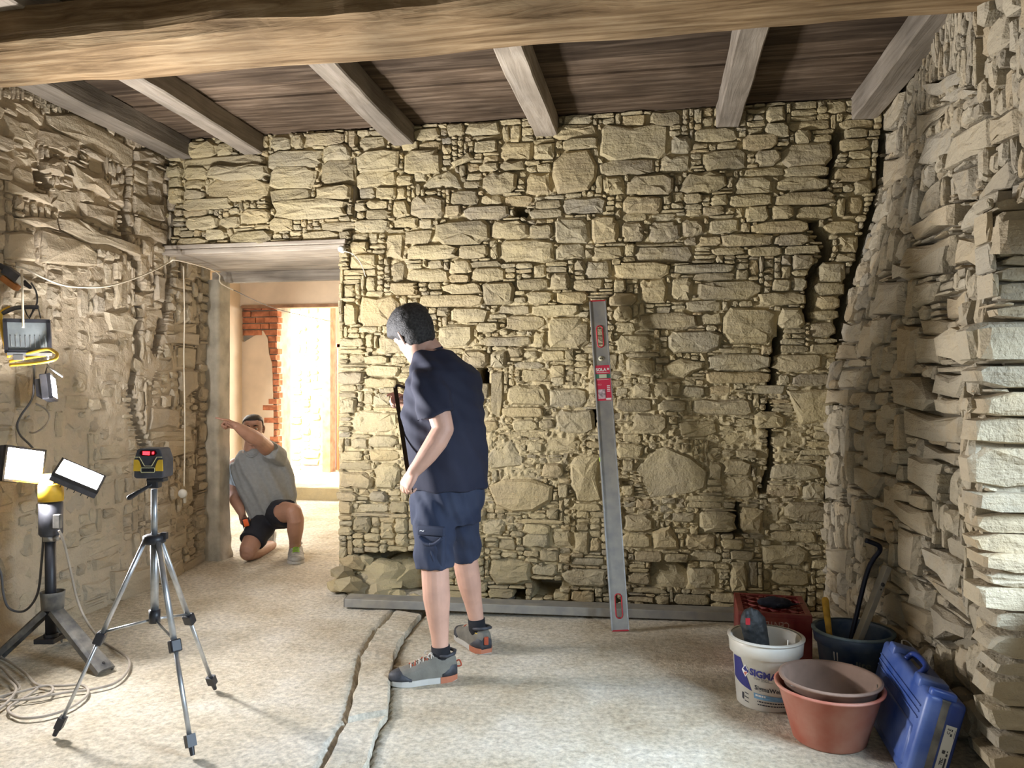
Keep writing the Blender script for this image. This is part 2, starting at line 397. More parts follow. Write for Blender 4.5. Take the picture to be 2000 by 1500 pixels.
def stone_geo(ol, rg, off, back=-.09, tilt=.06):
    ol = np.array(ol, float); n = len(ol)
    a = np.sum(ol[:, 0] * np.roll(ol[:, 1], -1) - np.roll(ol[:, 0], -1) * ol[:, 1])
    if a < 0: ol = ol[::-1]
    c = ol.mean(0); ext = ol.max(0) - ol.min(0); s = max(.02, min(ext))
    ins = min(.02, .16 * s); d = ol - c; ln = np.linalg.norm(d, axis=1, keepdims=True)
    r2 = c + d * (1 - np.minimum(ins * (.7 + .6 * np.array([[rg.random()] for _ in range(n)])), ln * .4) / ln)
    tx, ty = rg.uniform(-tilt, tilt), rg.uniform(-tilt, tilt)
    def pl(p): return tx * (p[:, 0] - c[0]) + ty * (p[:, 1] - c[1])
    bev = min(.022, .2 * s)
    J = np.array([rg.uniform(-1, 1) for _ in range(n)])
    V = [np.c_[ol, np.full(n, back)], np.c_[ol, off + pl(ol) - bev * (1 + .4 * J)], np.c_[r2, off + pl(r2) + .004 * J]]
    big = s > .1
    if big:
        r3 = c + (r2 - c) * .55 + np.array([[rg.uniform(-.12, .12) * s, rg.uniform(-.12, .12) * s]])
        V.append(np.c_[r3, off + pl(r3) + np.array([rg.uniform(-.002, .012) for _ in range(n)])])
    V.append(np.array([[c[0], c[1], off + rg.uniform(0, .012)]]))
    F = []; k = 3 if not big else 4
    for i in range(k - 1):
        for j in range(n):
            q = (j + 1) % n; F.append((i * n + j, i * n + q, (i + 1) * n + q, (i + 1) * n + j))
    for j in range(n): F.append(((k - 1) * n + j, (k - 1) * n + (j + 1) % n, k * n))
    return np.concatenate(V), F
def poly_mask(poly, u0, v0, cs, nu, nv, grow=0.0):
    p = np.array(poly, float); c = p.mean(0)
    if grow: d = p - c; p = c + d * (1 + grow / np.maximum(np.linalg.norm(d, axis=1, keepdims=True), 1e-6))
    m = np.zeros((nu, nv), bool)
    i0 = max(0, int((p[:, 0].min() - u0) / cs)); i1 = min(nu, int((p[:, 0].max() - u0) / cs) + 2)
    j0 = max(0, int((p[:, 1].min() - v0) / cs)); j1 = min(nv, int((p[:, 1].max() - v0) / cs) + 2)
    if i1 <= i0 or j1 <= j0: return m
    X, Y = np.meshgrid(u0 + (np.arange(i0, i1) + .5) * cs, v0 + (np.arange(j0, j1) + .5) * cs, indexing='ij')
    ins = np.zeros(X.shape, bool); n = len(p)
    for k in range(n):
        x1, y1 = p[k]; x2, y2 = p[(k + 1) % n]
        cnd = ((y1 > Y) != (y2 > Y)) & (X < (x2 - x1) * (Y - y1) / (y2 - y1 + 1e-12) + x1)
        ins ^= cnd
    m[i0:i1, j0:j1] = ins; return m
def line_mask(pts, hw, u0, v0, cs, nu, nv):
    X, Y = np.meshgrid(u0 + (np.arange(nu) + .5) * cs, v0 + (np.arange(nv) + .5) * cs, indexing='ij')
    m = np.zeros((nu, nv), bool)
    for (x1, y1), (x2, y2) in zip(pts[:-1], pts[1:]):
        dx, dy = x2 - x1, y2 - y1; t = np.clip(((X - x1) * dx + (Y - y1) * dy) / (dx * dx + dy * dy + 1e-9), 0, 1)
        m |= np.hypot(X - x1 - t * dx, Y - y1 - t * dy) < hw
    return m
def fill_stones(occ, u0, v0, cs, rg, sizes, minw=3, minh=2):
    occ = occ.copy(); nu, nv = occ.shape; out = []
    for j in range(nv):
        i = 0
        while i < nu:
            if occ[i, j]: i += 1; continue
            L = 1
            while i + L < nu and not occ[i + L, j] and L < 60: L += 1
            (w0, w1, h0, h1) = rg.choice(sizes)
            w = int(rg.uniform(w0, w1) / cs); h = int(rg.uniform(h0, h1) / cs)
            if L - w < 5: w = L
            w = min(w, L)
            hh = 0
            while hh < h and j + hh < nv and not occ[i:i + w, j + hh].any(): hh += 1
            if w < minw or hh < minh: occ[i, j] = True; i += 1; continue
            out.append((u0 + i * cs, v0 + j * cs, u0 + (i + w) * cs, v0 + (j + hh) * cs))
            occ[i:i + w, j:j + hh] = True
            i += w
    return out
def masonry(wall, polys, occ, u0, v0, cs, mapf, mat, seed, sizes, off=(.0, .05), gap=.006, indiv=290, tilt=.06, back=-.09, maxbig=9):
    rg = random.Random(seed)
    nu, nv = occ.shape; stones = []
    for p in polys:
        m = poly_mask(p, u0, v0, cs, nu, nv, .004)
        if (m & occ).sum() > .5 * max(1, m.sum()): continue
        occ |= m
        if len(p) < 8:
            q = []
            for k in range(len(p)):
                a, b = np.array(p[k]), np.array(p[(k + 1) % len(p)]); q.append(tuple(a)); ln = np.linalg.norm(b - a)
                if ln > .09: q.append(tuple((a + b) / 2 + np.array([rg.uniform(-1, 1), rg.uniform(-1, 1)]) * .07 * ln))
            p = q
        stones.append([list(map(tuple, p)), True])
    for (a, b, c, d) in fill_stones(occ, u0, v0, cs, rg, sizes):
        stones.append([oct_outline(a + gap, b + gap, c - gap, d - gap, rg, .05), False])
    geo = []
    for ol, traced in stones:
        ol = np.array(ol); e = ol.max(0) - ol.min(0)
        o = rg.uniform(*off) * (1.0 if min(e) > .05 else .6)
        V, F = stone_geo(ol, rg, o, back, tilt)
        geo.append((e[0] * e[1], mapf(V[:, 0], V[:, 1], V[:, 2]), F, rg.random()))
    geo.sort(key=lambda g: -g[0])
    for a, V, F, t in geo[:indiv]: mk('stone', V, F, mat, wall, tint=t)
    rest = geo[indiv:]
    if rest:
        AV = []; AF = []; T = []; n = 0
        for a, V, F, t in rest:
            AV.append(V); AF += [tuple(i + n for i in f) for f in F]; T += [t] * len(F); n += len(V)
        o = mk('small_stones', np.concatenate(AV), AF, mat, wall, tint=T); o['kind'] = 'stuff'
    return occ

CROPS = {  # boxes read off enlarged views: (left, top, scale) and stones in that view
 'A': (0, 0, .35, [(1500,840,1800,940),(1800,810,1960,890),(1505,930,1770,1050),(1785,890,1990,1030),(1510,1050,1745,1140),(1755,1040,1960,1120),(1525,1115,1935,1220),(1025,880,1490,935),(1020,935,1160,1000),(1165,930,1505,1000),(1145,1000,1505,1120),(1030,1000,1140,1060),(1025,1060,1140,1115),(1025,1115,1300,1165),(1020,1165,1160,1210),(1350,1165,1505,1250),(1040,1210,1220,1280),(1230,1210,1340,1270),(1150,1280,1270,1340),(1275,1290,1520,1385),(1690,1290,1900,1360),(1510,1220,1640,1290),(1790,1240,1990,1290),(985,1330,1165,1395),(930,930,1015,990),(940,990,1015,1050),(940,1050,1020,1130),(1040,790,1210,880),(1210,800,1300,870),(1500,760,1620,840),(1635,755,1700,830),(1710,750,1930,810)]),
 'B': (650, 0, .35, [(140,760,300,850),(135,845,370,955),(130,950,360,1050),(145,1045,240,1110),(240,1045,360,1115),(355,980,450,1035),(455,950,530,1010),(395,840,610,965),(840,960,1030,1080),(930,795,1120,895),(1120,805,1240,890),(1225,700,1480,775),(1280,780,1480,830),(1490,700,1870,890),(1080,960,1225,1085),(1480,895,1800,970),(1640,980,1900,1085),(1510,985,1630,1085),(1465,975,1508,1080),(1890,760,2000,850),(1825,860,2000,960),(1610,640,1750,698),(1770,620,1950,698),(840,870,930,910),(820,915,930,958),(940,905,1075,950),(1140,915,1220,958),(660,1065,820,1145),(825,1085,950,1150),(960,1090,1120,1150),(430,1095,625,1215),(330,1120,430,1213),(190,1170,325,1225),(130,1228,325,1295),(340,1215,475,1270),(480,1220,560,1275),(730,1155,990,1225),(1095,1170,1285,1213),(630,1150,720,1210),(1130,1120,1275,1165),(1288,1100,1530,1190),(1615,1100,1840,1187),(1620,1190,1760,1235),(570,1235,880,1360),(890,1235,1095,1332),(1100,1255,1230,1332),(1235,1218,1437,1355),(1440,1205,1600,1355),(1610,1240,1750,1345),(1760,1238,1940,1350),(400,1280,560,1360),(410,1370,695,1450),(700,1370,870,1440),(935,1337,1235,1465),(1240,1360,1415,1450),(1690,1360,1950,1470),(1455,1380,1620,1445),(1630,1360,1688,1430),(640,690,735,760),(740,690,930,750),(450,720,600,780),(380,790,480,838),(1130,660,1210,700),(790,790,920,850),(100,1350,205,1410),(90,1415,250,1500),(290,1300,400,1440)]),
 'C': (1300, 0, .35, [(160,720,400,785),(0,870,200,940),(210,835,460,945),(30,760,150,860),(440,935,660,980),(430,755,630,830),(500,840,640,920),(645,800,940,920),(720,725,810,798),(825,750,930,790),(690,675,920,720),(555,690,688,770),(380,985,600,1080),(620,985,910,1070),(665,925,910,980),(355,1090,600,1148),(615,1080,945,1140),(590,1150,715,1225),(730,1150,940,1225),(445,1150,580,1238),(480,1240,800,1300),(90,1220,220,1318),(240,1220,410,1305),(420,1240,478,1300),(315,1310,605,1370),(610,1310,795,1370),(180,1320,310,1370),(260,1380,440,1425),(455,1380,650,1430),(660,1375,860,1420),(0,1340,155,1440),(0,1230,80,1330),(110,1170,205,1205),(210,1150,330,1200),(270,650,400,710),(900,560,1010,630),(970,670,1160,715),(1000,720,1130,770),(975,775,1140,835),(1020,840,1150,885),(1010,890,1150,933),(940,938,1140,1008),(1050,1012,1150,1080),(955,1100,1005,1210),(1010,1090,1110,1200),(890,1230,1085,1300),(960,1310,1080,1410),(950,1415,1065,1460)]),
 'F': (660, 480, .3467, [(120,280,350,450),(390,130,620,208),(750,120,940,203),(460,278,820,345),(590,212,810,272),(820,208,995,330),(300,210,455,278),(1000,185,1190,250),(1200,155,1310,252),(1325,190,1500,260),(1060,255,1215,330),(1235,260,1415,330),(1095,335,1360,395),(900,335,1085,385),(640,350,850,432),(560,445,775,570),(785,435,910,490),(940,392,1172,475),(1175,400,1415,580),(790,510,1090,570),(1100,480,1170,575),(700,585,857,690),(862,595,955,690),(235,500,400,612),(155,618,290,668),(292,618,390,665),(150,672,350,738),(150,742,330,800),(205,830,310,905),(75,930,350,1058),(180,1062,350,1138),(75,1080,175,1148),(20,1150,150,1212),(180,1142,350,1218),(10,1215,190,1268),(210,1220,355,1370),(10,1272,200,1370),(860,705,935,965),(800,775,855,860),(800,890,855,985),(1030,690,1190,770),(955,780,1190,900),(930,905,1160,965),(1195,800,1410,915),(1220,920,1450,1060),(985,980,1130,1042),(940,1045,1160,1078),(1165,1070,1380,1175),(1065,1095,1160,1170),(1150,1220,1270,1305),(1240,1340,1300,1420),(1320,1445,1480,1500),(30,320,110,445),(20,520,150,570),(1200,735,1280,790),(1330,715,1375,795),(810,985,910,1040),(120,455,230,490),(290,90,385,200),(1045,590,1130,640),(1150,590,1280,650),(185,1380,285,1445),(120,1448,290,1500),(0,1380,120,1440)]),
 'G': (1100, 480, .3466, [(60,190,370,258),(430,185,590,320),(605,180,733,310),(745,198,1130,300),(735,155,970,193),(630,110,960,152),(290,98,600,183),(120,80,275,180),(170,10,340,70),(1030,15,1235,90),(1250,10,1490,70),(840,5,1020,50),(1105,265,1370,335),(685,305,890,372),(255,265,420,340),(420,378,760,470),(775,375,900,450),(905,350,1205,555),(1210,350,1360,470),(590,480,890,600),(290,430,410,490),(290,500,510,605),(820,610,1165,703),(805,707,1165,778),(1180,610,1470,712),(1475,630,1540,695),(1290,717,1525,798),(1210,720,1280,790),(1020,782,1250,838),(810,782,960,850),(670,790,800,858),(725,862,1065,958),(1070,930,1250,1030),(300,860,500,938),(380,942,595,1065),(390,775,500,855),(350,630,520,730),(880,1040,1085,1138),(300,1110,455,1200),(1170,1040,1360,1140),(970,1142,1095,1200),(890,1290,1085,1430),(1180,1155,1330,1213),(1170,1220,1445,1325),(1145,1340,1340,1420),(1345,1330,1480,1440),(695,1435,890,1480),(325,1345,400,1410),(1440,90,1587,200),(1420,203,1587,278),(1430,282,1560,358),(1395,362,1550,420),(1390,430,1540,510),(1415,520,1550,550),(1220,560,1380,605),(1390,555,1545,608),(1280,175,1375,255),(1175,190,1280,255),(530,865,700,938),(500,770,600,860),(650,980,870,1090),(1260,1445,1480,1500)]),
 'H': (960, 1020, .26, [(240,80,440,195),(455,50,617,190),(622,60,740,235),(360,198,505,305),(305,310,495,408),(310,412,515,500),(530,335,860,495),(600,255,850,330),(285,505,445,580),(600,505,775,600),(980,70,1200,200),(1445,80,1690,213),(1070,210,1285,303),(1300,225,1480,300),(1490,217,1730,298),(1030,307,1160,350),(1020,370,1200,475),(1475,335,1710,510),(1335,515,1365,600),(1050,480,1315,540),(1020,550,1220,600),(1225,545,1335,620),(1370,530,1640,625),(1720,120,1890,205),(1790,207,1970,288),(1790,300,1925,525),(1930,290,2000,480),(1670,302,1785,350),(240,205,355,258),(50,120,190,215),(250,262,350,300),(460,520,590,590)]),
 'K': (940, 940, .35, [(130,5,400,0),(395,265,520,395),(200,205,465,240),(790,180,960,285),(1060,170,1195,230),(1220,160,1425,285),(1440,140,1570,290),(1590,120,1670,230),(1680,110,1930,225),(1610,270,1870,345),(1560,350,1825,470),(1610,478,1830,590),(0,210,140,310),(510,115,665,180),(990,125,1080,180),(40,590,190,650)])}
POLYS = [  # stones with a telling outline, photograph pixels
 [(1082,318),(1105,296),(1150,290),(1168,325),(1165,350),(1150,372),(1090,380),(1079,345)],
 [(827,362),(850,338),(880,330),(898,345),(905,368),(830,370)], [(882,320),(918,298),(926,310),(888,326)],
 [(1328,372),(1345,340),(1390,332),(1418,345),(1420,362),(1385,378),(1345,378)],
 [(1238,915),(1275,880),(1300,872),(1350,892),(1383,920),(1380,955),(1350,965),(1268,974)],
 [(1114,905),(1125,890),(1160,886),(1172,890),(1176,980),(1128,980),(1116,950)],
 [(946,900),(975,862),(1000,855),(1028,895),(1025,910),(955,918)],
 [(955,950),(985,935),(1040,935),(1080,950),(1078,975),(1045,998),(1000,1000),(970,985)],
 [(1535,762),(1580,760),(1632,758),(1630,800),(1625,828),(1562,829),(1550,800)],
 [(1296,715),(1330,700),(1375,708),(1376,718),(1335,738),(1300,730)],
 [(960,1092),(1000,1090),(1037,1098),(1036,1135),(1010,1142),(970,1142),(955,1120)],
 [(1274,1038),(1308,1026),(1325,1055),(1326,1070),(1276,1072)],
 [(1540,770),(1545,768),(1546,770)],
 [(1243,482),(1262,481),(1350,480),(1356,498),(1350,512),(1243,512)]]

UB0, VB0, CS = -3.40, 0.0, .01
NUB, NVB = int((1.52 - UB0) / CS), int(3.15 / CS)
def back_und(U, V): return .03 * (fbm(np.stack([U, V, V * 0], 1), 1.3, 5) - .5)
def back_map(U, V, W): return np.stack([U, 4.93 - W - back_und(U, V), V], 1)
occB = np.zeros((NUB, NVB), bool)
DOOR_X, LINT_Z = -2.08, 2.335
xs = UB0 + (np.arange(NUB) + .5) * CS; zs = VB0 + (np.arange(NVB) + .5) * CS
occB |= (xs[:, None] < DOOR_X) & (zs[None, :] < LINT_Z + .06)
def bpx(pts): return [on_back(x, y) for x, y in pts]
CRACKS = [([(1735,240),(1728,300),(1722,380),(1700,440),(1684,500),(1665,550),(1647,620),(1638,660)], .035),
          ([(1640,255),(1630,300),(1612,350),(1600,400),(1590,440),(1620,480),(1612,505),(1584,546),(1578,620)], .024),
          ([(1524,645),(1512,700),(1508,750)], .018), ([(322,320),(334,420),(326,480)], .03), ([(524,330),(526,430)], .012),
          ([(692,310),(694,420)], .01), ([(1236,440),(1236,470)], .012), ([(1500,790),(1506,900),(1490,960)], .012), ([(1440,985),(1436,1045)], .01)]
holeB = np.zeros_like(occB)
for pts, hw in CRACKS: holeB |= line_mask(bpx(pts), hw, UB0, VB0, CS, NUB, NVB)
for pl in ([(690,1080),(832,1076),(850,1175),(745,1175),(715,1140)], [(1272,1100),(1342,1098),(1340,1142),(1262,1145)], [(1004,402),(1028,402),(1026,420),(1006,420)],
           [(936,722),(952,722),(952,752),(938,750)], [(1150,800),(1164,800),(1166,830),(1150,830)], [(990,1150),(1026,1150),(1026,1172),(994,1172)],
           [(1195,1160),(1172,1140),(1178,1130),(1205,1130)], [(1400,1040),(1410,1000),(1440,1000),(1452,1045)], [(1040,1130),(1092,1135),(1090,1165),(1042,1165)]):
    holeB |= poly_mask(bpx(pl), UB0, VB0, CS, NUB, NVB)
rgB = random.Random(11)
polB = [bpx(p) for p in POLYS if len(p) > 3]
for x0, y0, s, bs in CROPS.values():
    for (a, b, c, d) in bs:
        if c - a < 20 or d - b < 12: continue
        u0, v1 = on_back(x0 + a * s, y0 + b * s); u1, v0 = on_back(x0 + c * s, y0 + d * s)
        polB.append(oct_outline(min(u0, u1) + .003, v0 + .003, u1 - .003, v1 - .003, rgB, .035))
wall_back = empty('wall_back', (0, 4.93, 0), 'pale rubble stone back wall with crumbling mortar and a doorway at its left', kind='structure')
occ0 = occB | holeB
masonry(wall_back, polB, occ0, UB0, VB0, CS, back_map, M['stone'], 21, [(.05, .16, .03, .05), (.10, .28, .04, .07), (.07, .2, .06, .12), (.04, .1, .03, .05)], off=(.0, .04), gap=.003, indiv=295)
# mortar bed, deeper in the cracks and holes
depthB = holeB.astype(float)
for _ in range(2): depthB = (depthB + np.roll(depthB, 1, 0) + np.roll(depthB, -1, 0) + np.roll(depthB, 1, 1) + np.roll(depthB, -1, 1)) / 5
def back_mortar(U, V):
    Pn = np.stack([U, V, U * 0], 1)
    ii = np.clip(((U - UB0) / CS).astype(int), 0, NUB - 1); jj = np.clip(((V - VB0) / CS).astype(int), 0, NVB - 1)
    crumb = np.clip(1 - np.abs(V - 1.05) / .95, 0, 1) * np.clip((U + 2.3) / .8, 0, 1)
    w = -.040 + .034 * fbm(Pn, 26, 2, 3) + .05 * np.clip(fbm(Pn, 48, 12, 2) - .5, 0, 1) * (.5 + crumb) + .026 * (fbm(Pn, 3.2, 9) - .45) + .022 * crumb - .30 * depthB[ii, jj] - .03 * np.clip((.16 - V) / .16, 0, 1)
    return back_map(U, V, w)
mv, mf = grid_mesh(back_mortar, UB0 - .06, 1.62, -.05, 3.2, .0095, lambda u, v: ~((u < DOOR_X) & (v < LINT_Z)))
mk('mortar', mv, mf, M['mortar'], wall_back, True, tint=.5)
mk('door_reveal', *abox(DOOR_X, DOOR_X + .1, 4.96, 5.72, 0, 3.1), M['jamb'], wall_back)
mk('wall_core', *abox(DOOR_X + .02, 1.7, 5.25, 5.75, 0, 3.2), M['roomwall'], wall_back)
mk('wall_core', *abox(-5.4, DOOR_X + .05, 5.25, 5.75, 2.36, 3.3), M['roomwall'], wall_back)

rgk2 = random.Random(91)
for (x, y, Y, r) in ((716, 1128, 4.98, .12), (748, 1122, 5.02, .15), (795, 1120, 5.16, .2), (700, 1150, 4.90, .09), (735, 1158, 4.90, .10), (762, 1160, 4.93, .07), (690, 1098, 4.95, .1), (672, 1118, 4.86, .09), (684, 1140, 4.84, .11), (662, 1142, 4.88, .07), (712, 1096, 4.97, .07), (780, 1164, 4.9, .05), (808, 1166, 4.88, .04), (1305, 1125, 5.08, .16)):
    u, z = on_back(x, y, Y); c = Vector((u, Y, max(z, .02)))
    bm = bmesh.new(); bmesh.ops.create_icosphere(bm, subdivisions=1 if r < .13 else 2, radius=1)
    sc = (r * rgk2.uniform(.95, 1.35), r * rgk2.uniform(.8, 1.1), r * rgk2.uniform(.6, .85))
    Vr = np.array([tuple(q.co) for q in bm.verts]); n_ = fbm(Vr + rgk2.random() * 9, 1.7, 7, 2); Vr = Vr * (.55 + .9 * n_)[:, None] * np.array(sc) + np.array(c)
    Fr = [[q.index for q in ff_.verts] for ff_ in bm.faces]; bm.free()
    mk('stone', Vr, Fr, M['stone'], wall_back, tint=rgk2.random())

# ---- left wall (runs on into the doorway)
def left_x(Y, Z): return -3.385 - .10 * np.clip((Y - 4.95) / .6, 0, 1) + .05 * (fbm(np.stack([Y, Z, Z * 0], 1), .9, 31) - .5)
def left_map(U, V, W): return np.stack([left_x(U, V) + W, U, V], 1)
UL0, UL1 = 2.6, 5.62; NUL = int((UL1 - UL0) / CS)
occL = np.zeros((NUL, NVB), bool)
def lpx(pts, x0=0, y0=0, s=1): return [on_side(x0 + a * s, y0 + b * s, -3.40) for a, b in pts]
LP = []
for x0, y0, s, ps in (
 (0, 160, .24, [[(30,150),(200,160),(340,290),(330,370),(180,310)],[(0,260),(200,320),(300,390),(240,550),(0,440)],[(350,270),(560,250),(1060,560),(1060,680),(1000,690),(480,420),(350,340)],[(290,390),(620,480),(600,630),(480,610),(290,510)],[(80,540),(240,560),(290,650),(200,700),(80,600)],[(300,650),(400,610),(480,650),(470,770),(290,720)],[(0,800),(330,920),(360,1000),(0,890)],[(420,840),(610,880),(610,1090),(500,1090),(370,1000)],[(520,660),(800,780),(860,860),(850,950),(600,860)],[(450,1110),(560,1100),(1080,1340),(1090,1420),(640,1310),(450,1200)],[(620,980),(940,1050),(900,1200),(640,1090)],[(80,1110),(420,1120),(440,1210),(250,1180)],[(1070,1100),(1340,1220),(1340,1340),(1060,1240)],[(1070,560),(1180,530),(1330,640),(1310,690),(1080,640)],[(1060,920),(1300,1000),(1310,1140),(1060,1070)],[(860,850),(1000,830),(990,1030),(860,980)],[(0,1230),(240,1230),(260,1460),(0,1440)],[(300,1210),(560,1260),(760,1400),(760,1500),(300,1470)]]),
 (0, 480, .3467, [[(570,370),(690,360),(750,420),(730,500),(600,480)],[(770,350),(900,360),(910,410),(780,400)],[(510,660),(710,680),(700,760),(520,740)],[(740,270),(850,260),(850,340),(740,340)],[(1000,570),(1145,580),(1145,695),(1000,690)],[(840,910),(1030,930),(1030,1030),(820,1040)],[(1010,705),(1140,705),(1150,800),(1020,900)],[(900,500),(1150,500),(1150,560),(920,550)],[(830,1045),(1120,1045),(1130,1090),(830,1090)],[(920,1100),(1140,1100),(1150,1160),(920,1200)],[(980,440),(1150,440),(1150,495),(980,490)],[(740,620),(870,690),(840,750),(740,690)],[(880,640),(970,630),(980,700),(900,710)],[(1050,930),(1150,930),(1150,1030),(1050,1030)]]),
 (0, 950, .3665, [[(570,450),(800,420),(800,560),(600,615),(570,600)],[(410,520),(560,480),(565,560),(420,610)],[(470,390),(610,340),(610,410),(480,450)],[(400,320),(640,240),(640,300),(420,400)]])):
    for p in ps: LP.append(lpx(p, x0, y0, s))
wall_left = empty('wall_left', (-3.4, 4, 0), 'left rubble wall smeared with mortar, behind the work lamps', kind='structure')
holeL = np.zeros_like(occL)
for pts, hw in (([(240,335),(235,400),(230,470),(260,520),(265,600),(262,700),(250,760),(262,830),(282,880)], .03), ([(326,520),(318,600),(300,680)], .035), ([(70,345),(78,362)], .03), ([(402,640),(398,760),(404,860),(392,1000),(400,1080)], .02)):
    holeL |= line_mask([on_side(x, y, -3.41) for x, y in pts], hw, UL0, 0, CS, NUL, NVB)
occL |= holeL
masonry(wall_left, LP, occL, UL0, 0, CS, left_map, M['stone_left'], 5, [(.18, .42, .08, .16), (.1, .3, .06, .12), (.08, .2, .04, .08), (.3, .5, .1, .2)], off=(-.004, .03), gap=.006, indiv=200, tilt=.05)
dL = holeL.astype(float)
for _ in range(2): dL = (dL + np.roll(dL, 1, 0) + np.roll(dL, -1, 0) + np.roll(dL, 1, 1) + np.roll(dL, -1, 1)) / 5
def left_mortar(U, V):
    Pn = np.stack([U, V, U * 0], 1)
    ii = np.clip(((U - UL0) / CS).astype(int), 0, NUL - 1); jj = np.clip((V / CS).astype(int), 0, NVB - 1)
    low = np.clip((2.3 - V) / .7, 0, 1) * np.clip((5.0 - U) / .5, 0, 1)
    w = -.024 + .028 * fbm(Pn, 16, 4, 4) + .035 * (fbm(Pn, 2.6, 6) - .5) + .016 * low - .2 * dL[ii, jj] * (U > UL0)
    return left_map(U, V, w)
mv, mf = grid_mesh(left_mortar, 2.4, 5.66, -.05, 3.2, .016)
mk('mortar', mv, mf, M['mortar_left'], wall_left, True, tint=.5)
mk('wall_plain', *abox(-3.75, -3.40, -2.4, 2.45, -.1, 3.2), M['roomwall'], wall_left)

# ---- right wall, leaning, with its return into the window niche
ZP = [0, .95, 1.4, 1.78, 2.2, 2.6, 3.2]; XP = [1.06, 1.06, 1.09, 1.18, 1.29, 1.39, 1.43]
def right_x(Y, Z):
    k = np.clip((Y - 3.0) / 1.9, 0, 1); k = k * k * (3 - 2 * k)
    return 1.25 - .13 * np.clip(1 - (Y - 2.88) / .45, 0, 1) * np.clip((2.1 - Z) / .5, 0, 1) * np.clip((Z - .42) / .5, 0, 1) + (np.interp(Z, ZP, XP) - 1.25) * k + .05 * (fbm(np.stack([Y, Z, Z * 0], 1), 1.4, 41) - .5)
def right_map(U, V, W): return np.stack([right_x(U, V) - W, U, V], 1)
UR0, UR1 = 2.10, 4.98; NUR = int((UR1 - UR0) / CS)
def rpx(pts, x0=0, y0=0, s=1):
    out = []
    for a, b in pts:
        X = 1.2
        for _ in range(4):
            Y, Z = on_side(x0 + a * s, y0 + b * s, X); X = float(right_x(np.array([Y]), np.array([Z]))[0])
        out.append((Y, Z))
    return out
RP = []
for x0, y0, s, ps in (
 (1680, 150, .2467, [[(200,240),(400,110),(390,260),(270,390),(190,430)],[(440,300),(720,210),(720,260),(540,430),(440,500)],[(560,480),(760,400),(750,530),(700,610),(500,690)],[(770,480),(1050,310),(1050,560),(700,740),(720,600)],[(760,760),(910,700),(930,820),(900,970),(800,970)],[(1060,330),(1297,230),(1297,440),(1060,540)],[(930,950),(1250,650),(1260,780),(1200,880),(930,1000)],[(880,1180),(1000,980),(1200,900),(1180,1080),(890,1220)],[(400,1200),(640,1060),(830,1000),(820,1170),(480,1300)],[(440,1350),(740,1250),(710,1500),(380,1500)],[(860,1280),(1297,1130),(1297,1400),(1000,1500),(800,1480)],[(200,440),(320,400),(330,560),(210,620)],[(230,660),(360,600),(360,800),(220,880)],[(620,190),(900,60),(1000,100),(740,200)],[(560,60),(800,-60),(820,20),(640,160)]]),
 (1560, 480, .3467, [[(530,100),(860,0),(840,150),(620,200),(530,190)],[(490,210),(620,200),(610,390),(450,390)],[(700,220),(820,200),(800,310),(700,350)],[(820,290),(960,240),(950,410),(830,420)],[(600,450),(700,460),(660,720),(590,720)],[(720,510),(840,510),(830,670),(700,660)],[(860,520),(1000,450),(1100,460),(1100,640),(980,670),(870,620)],[(710,420),(850,430),(840,500),(720,500)],[(620,920),(960,960),(940,1110),(620,1060)],[(570,750),(700,740),(800,870),(740,930),(590,890)],[(810,720),(970,720),(940,860),(800,830)],[(220,560),(330,560),(340,640),(220,640)],[(260,430),(370,430),(360,540),(260,540)],[(190,810),(310,810),(310,900),(190,890)],[(600,1180),(820,1230),(800,1440),(600,1320)],[(750,1120),(920,1170),(910,1240),(740,1200)],[(310,1240),(480,1300),(400,1420),(310,1340)]]),
 (1600, 900, .2334, [[(540,200),(660,250),(680,500),(530,400)],[(670,330),(930,430),(970,660),(700,500)],[(660,560),(870,620),(850,960),(690,890)],[(910,720),(1220,860),(1190,1110),(940,870)],[(890,950),(1240,1180),(1310,1360),(1040,1120)],[(600,870),(800,1030),(790,1150),(600,1000)],[(800,980),(980,1080),(970,1260),(800,1200)],[(990,1200),(1320,1400),(1320,1500),(1040,1500)],[(70,190),(220,210),(200,330),(70,330)],[(100,740),(280,740),(270,950),(120,900)],[(700,1160),(980,1290),(970,1480),(720,1340)]])):
    for p in ps: RP.append(rpx(p, x0, y0, s))
occR = np.zeros((NUR, NVB), bool); holeR = np.zeros_like(occR)
for pl in ([(1858,395),(1885,400),(1905,405),(1880,435),(1862,420)], [(1866,455),(1894,440),(1870,540),(1855,530)], [(1912,310),(1925,320),(1912,355),(1905,330)], [(1800,735),(1830,740),(1826,768),(1806,760)], [(1792,600),(1802,620),(1798,690),(1790,680)], [(1832,1060),(1850,1080),(1835,1120),(1802,1110)], [(1850,925),(1862,930),(1858,985),(1845,975)]):
    holeR |= poly_mask(rpx(pl), UR0, 0, CS, NUR, NVB)
occR |= holeR
occR |= ((UR0 + (np.arange(NUR) + .5) * CS) < 2.89)[:, None] & (zs[None, :] < 2.02)
wall_right = empty('wall_right', (1.25, 3.9, 0), 'leaning right rubble wall of large uneven stones with a lit niche edge', kind='structure')
masonry(wall_right, RP, occR, UR0, 0, CS, right_map, M['stone_right'], 8, [(.12, .3, .1, .2), (.08, .2, .05, .1), (.15, .36, .08, .16), (.06, .12, .1, .2)], off=(.0, .05), gap=.005, indiv=200, tilt=.08, back=-.12)
dR = holeR.astype(float)
for _ in range(2): dR = (dR + np.roll(dR, 1, 0) + np.roll(dR, -1, 0) + np.roll(dR, 1, 1) + np.roll(dR, -1, 1)) / 5
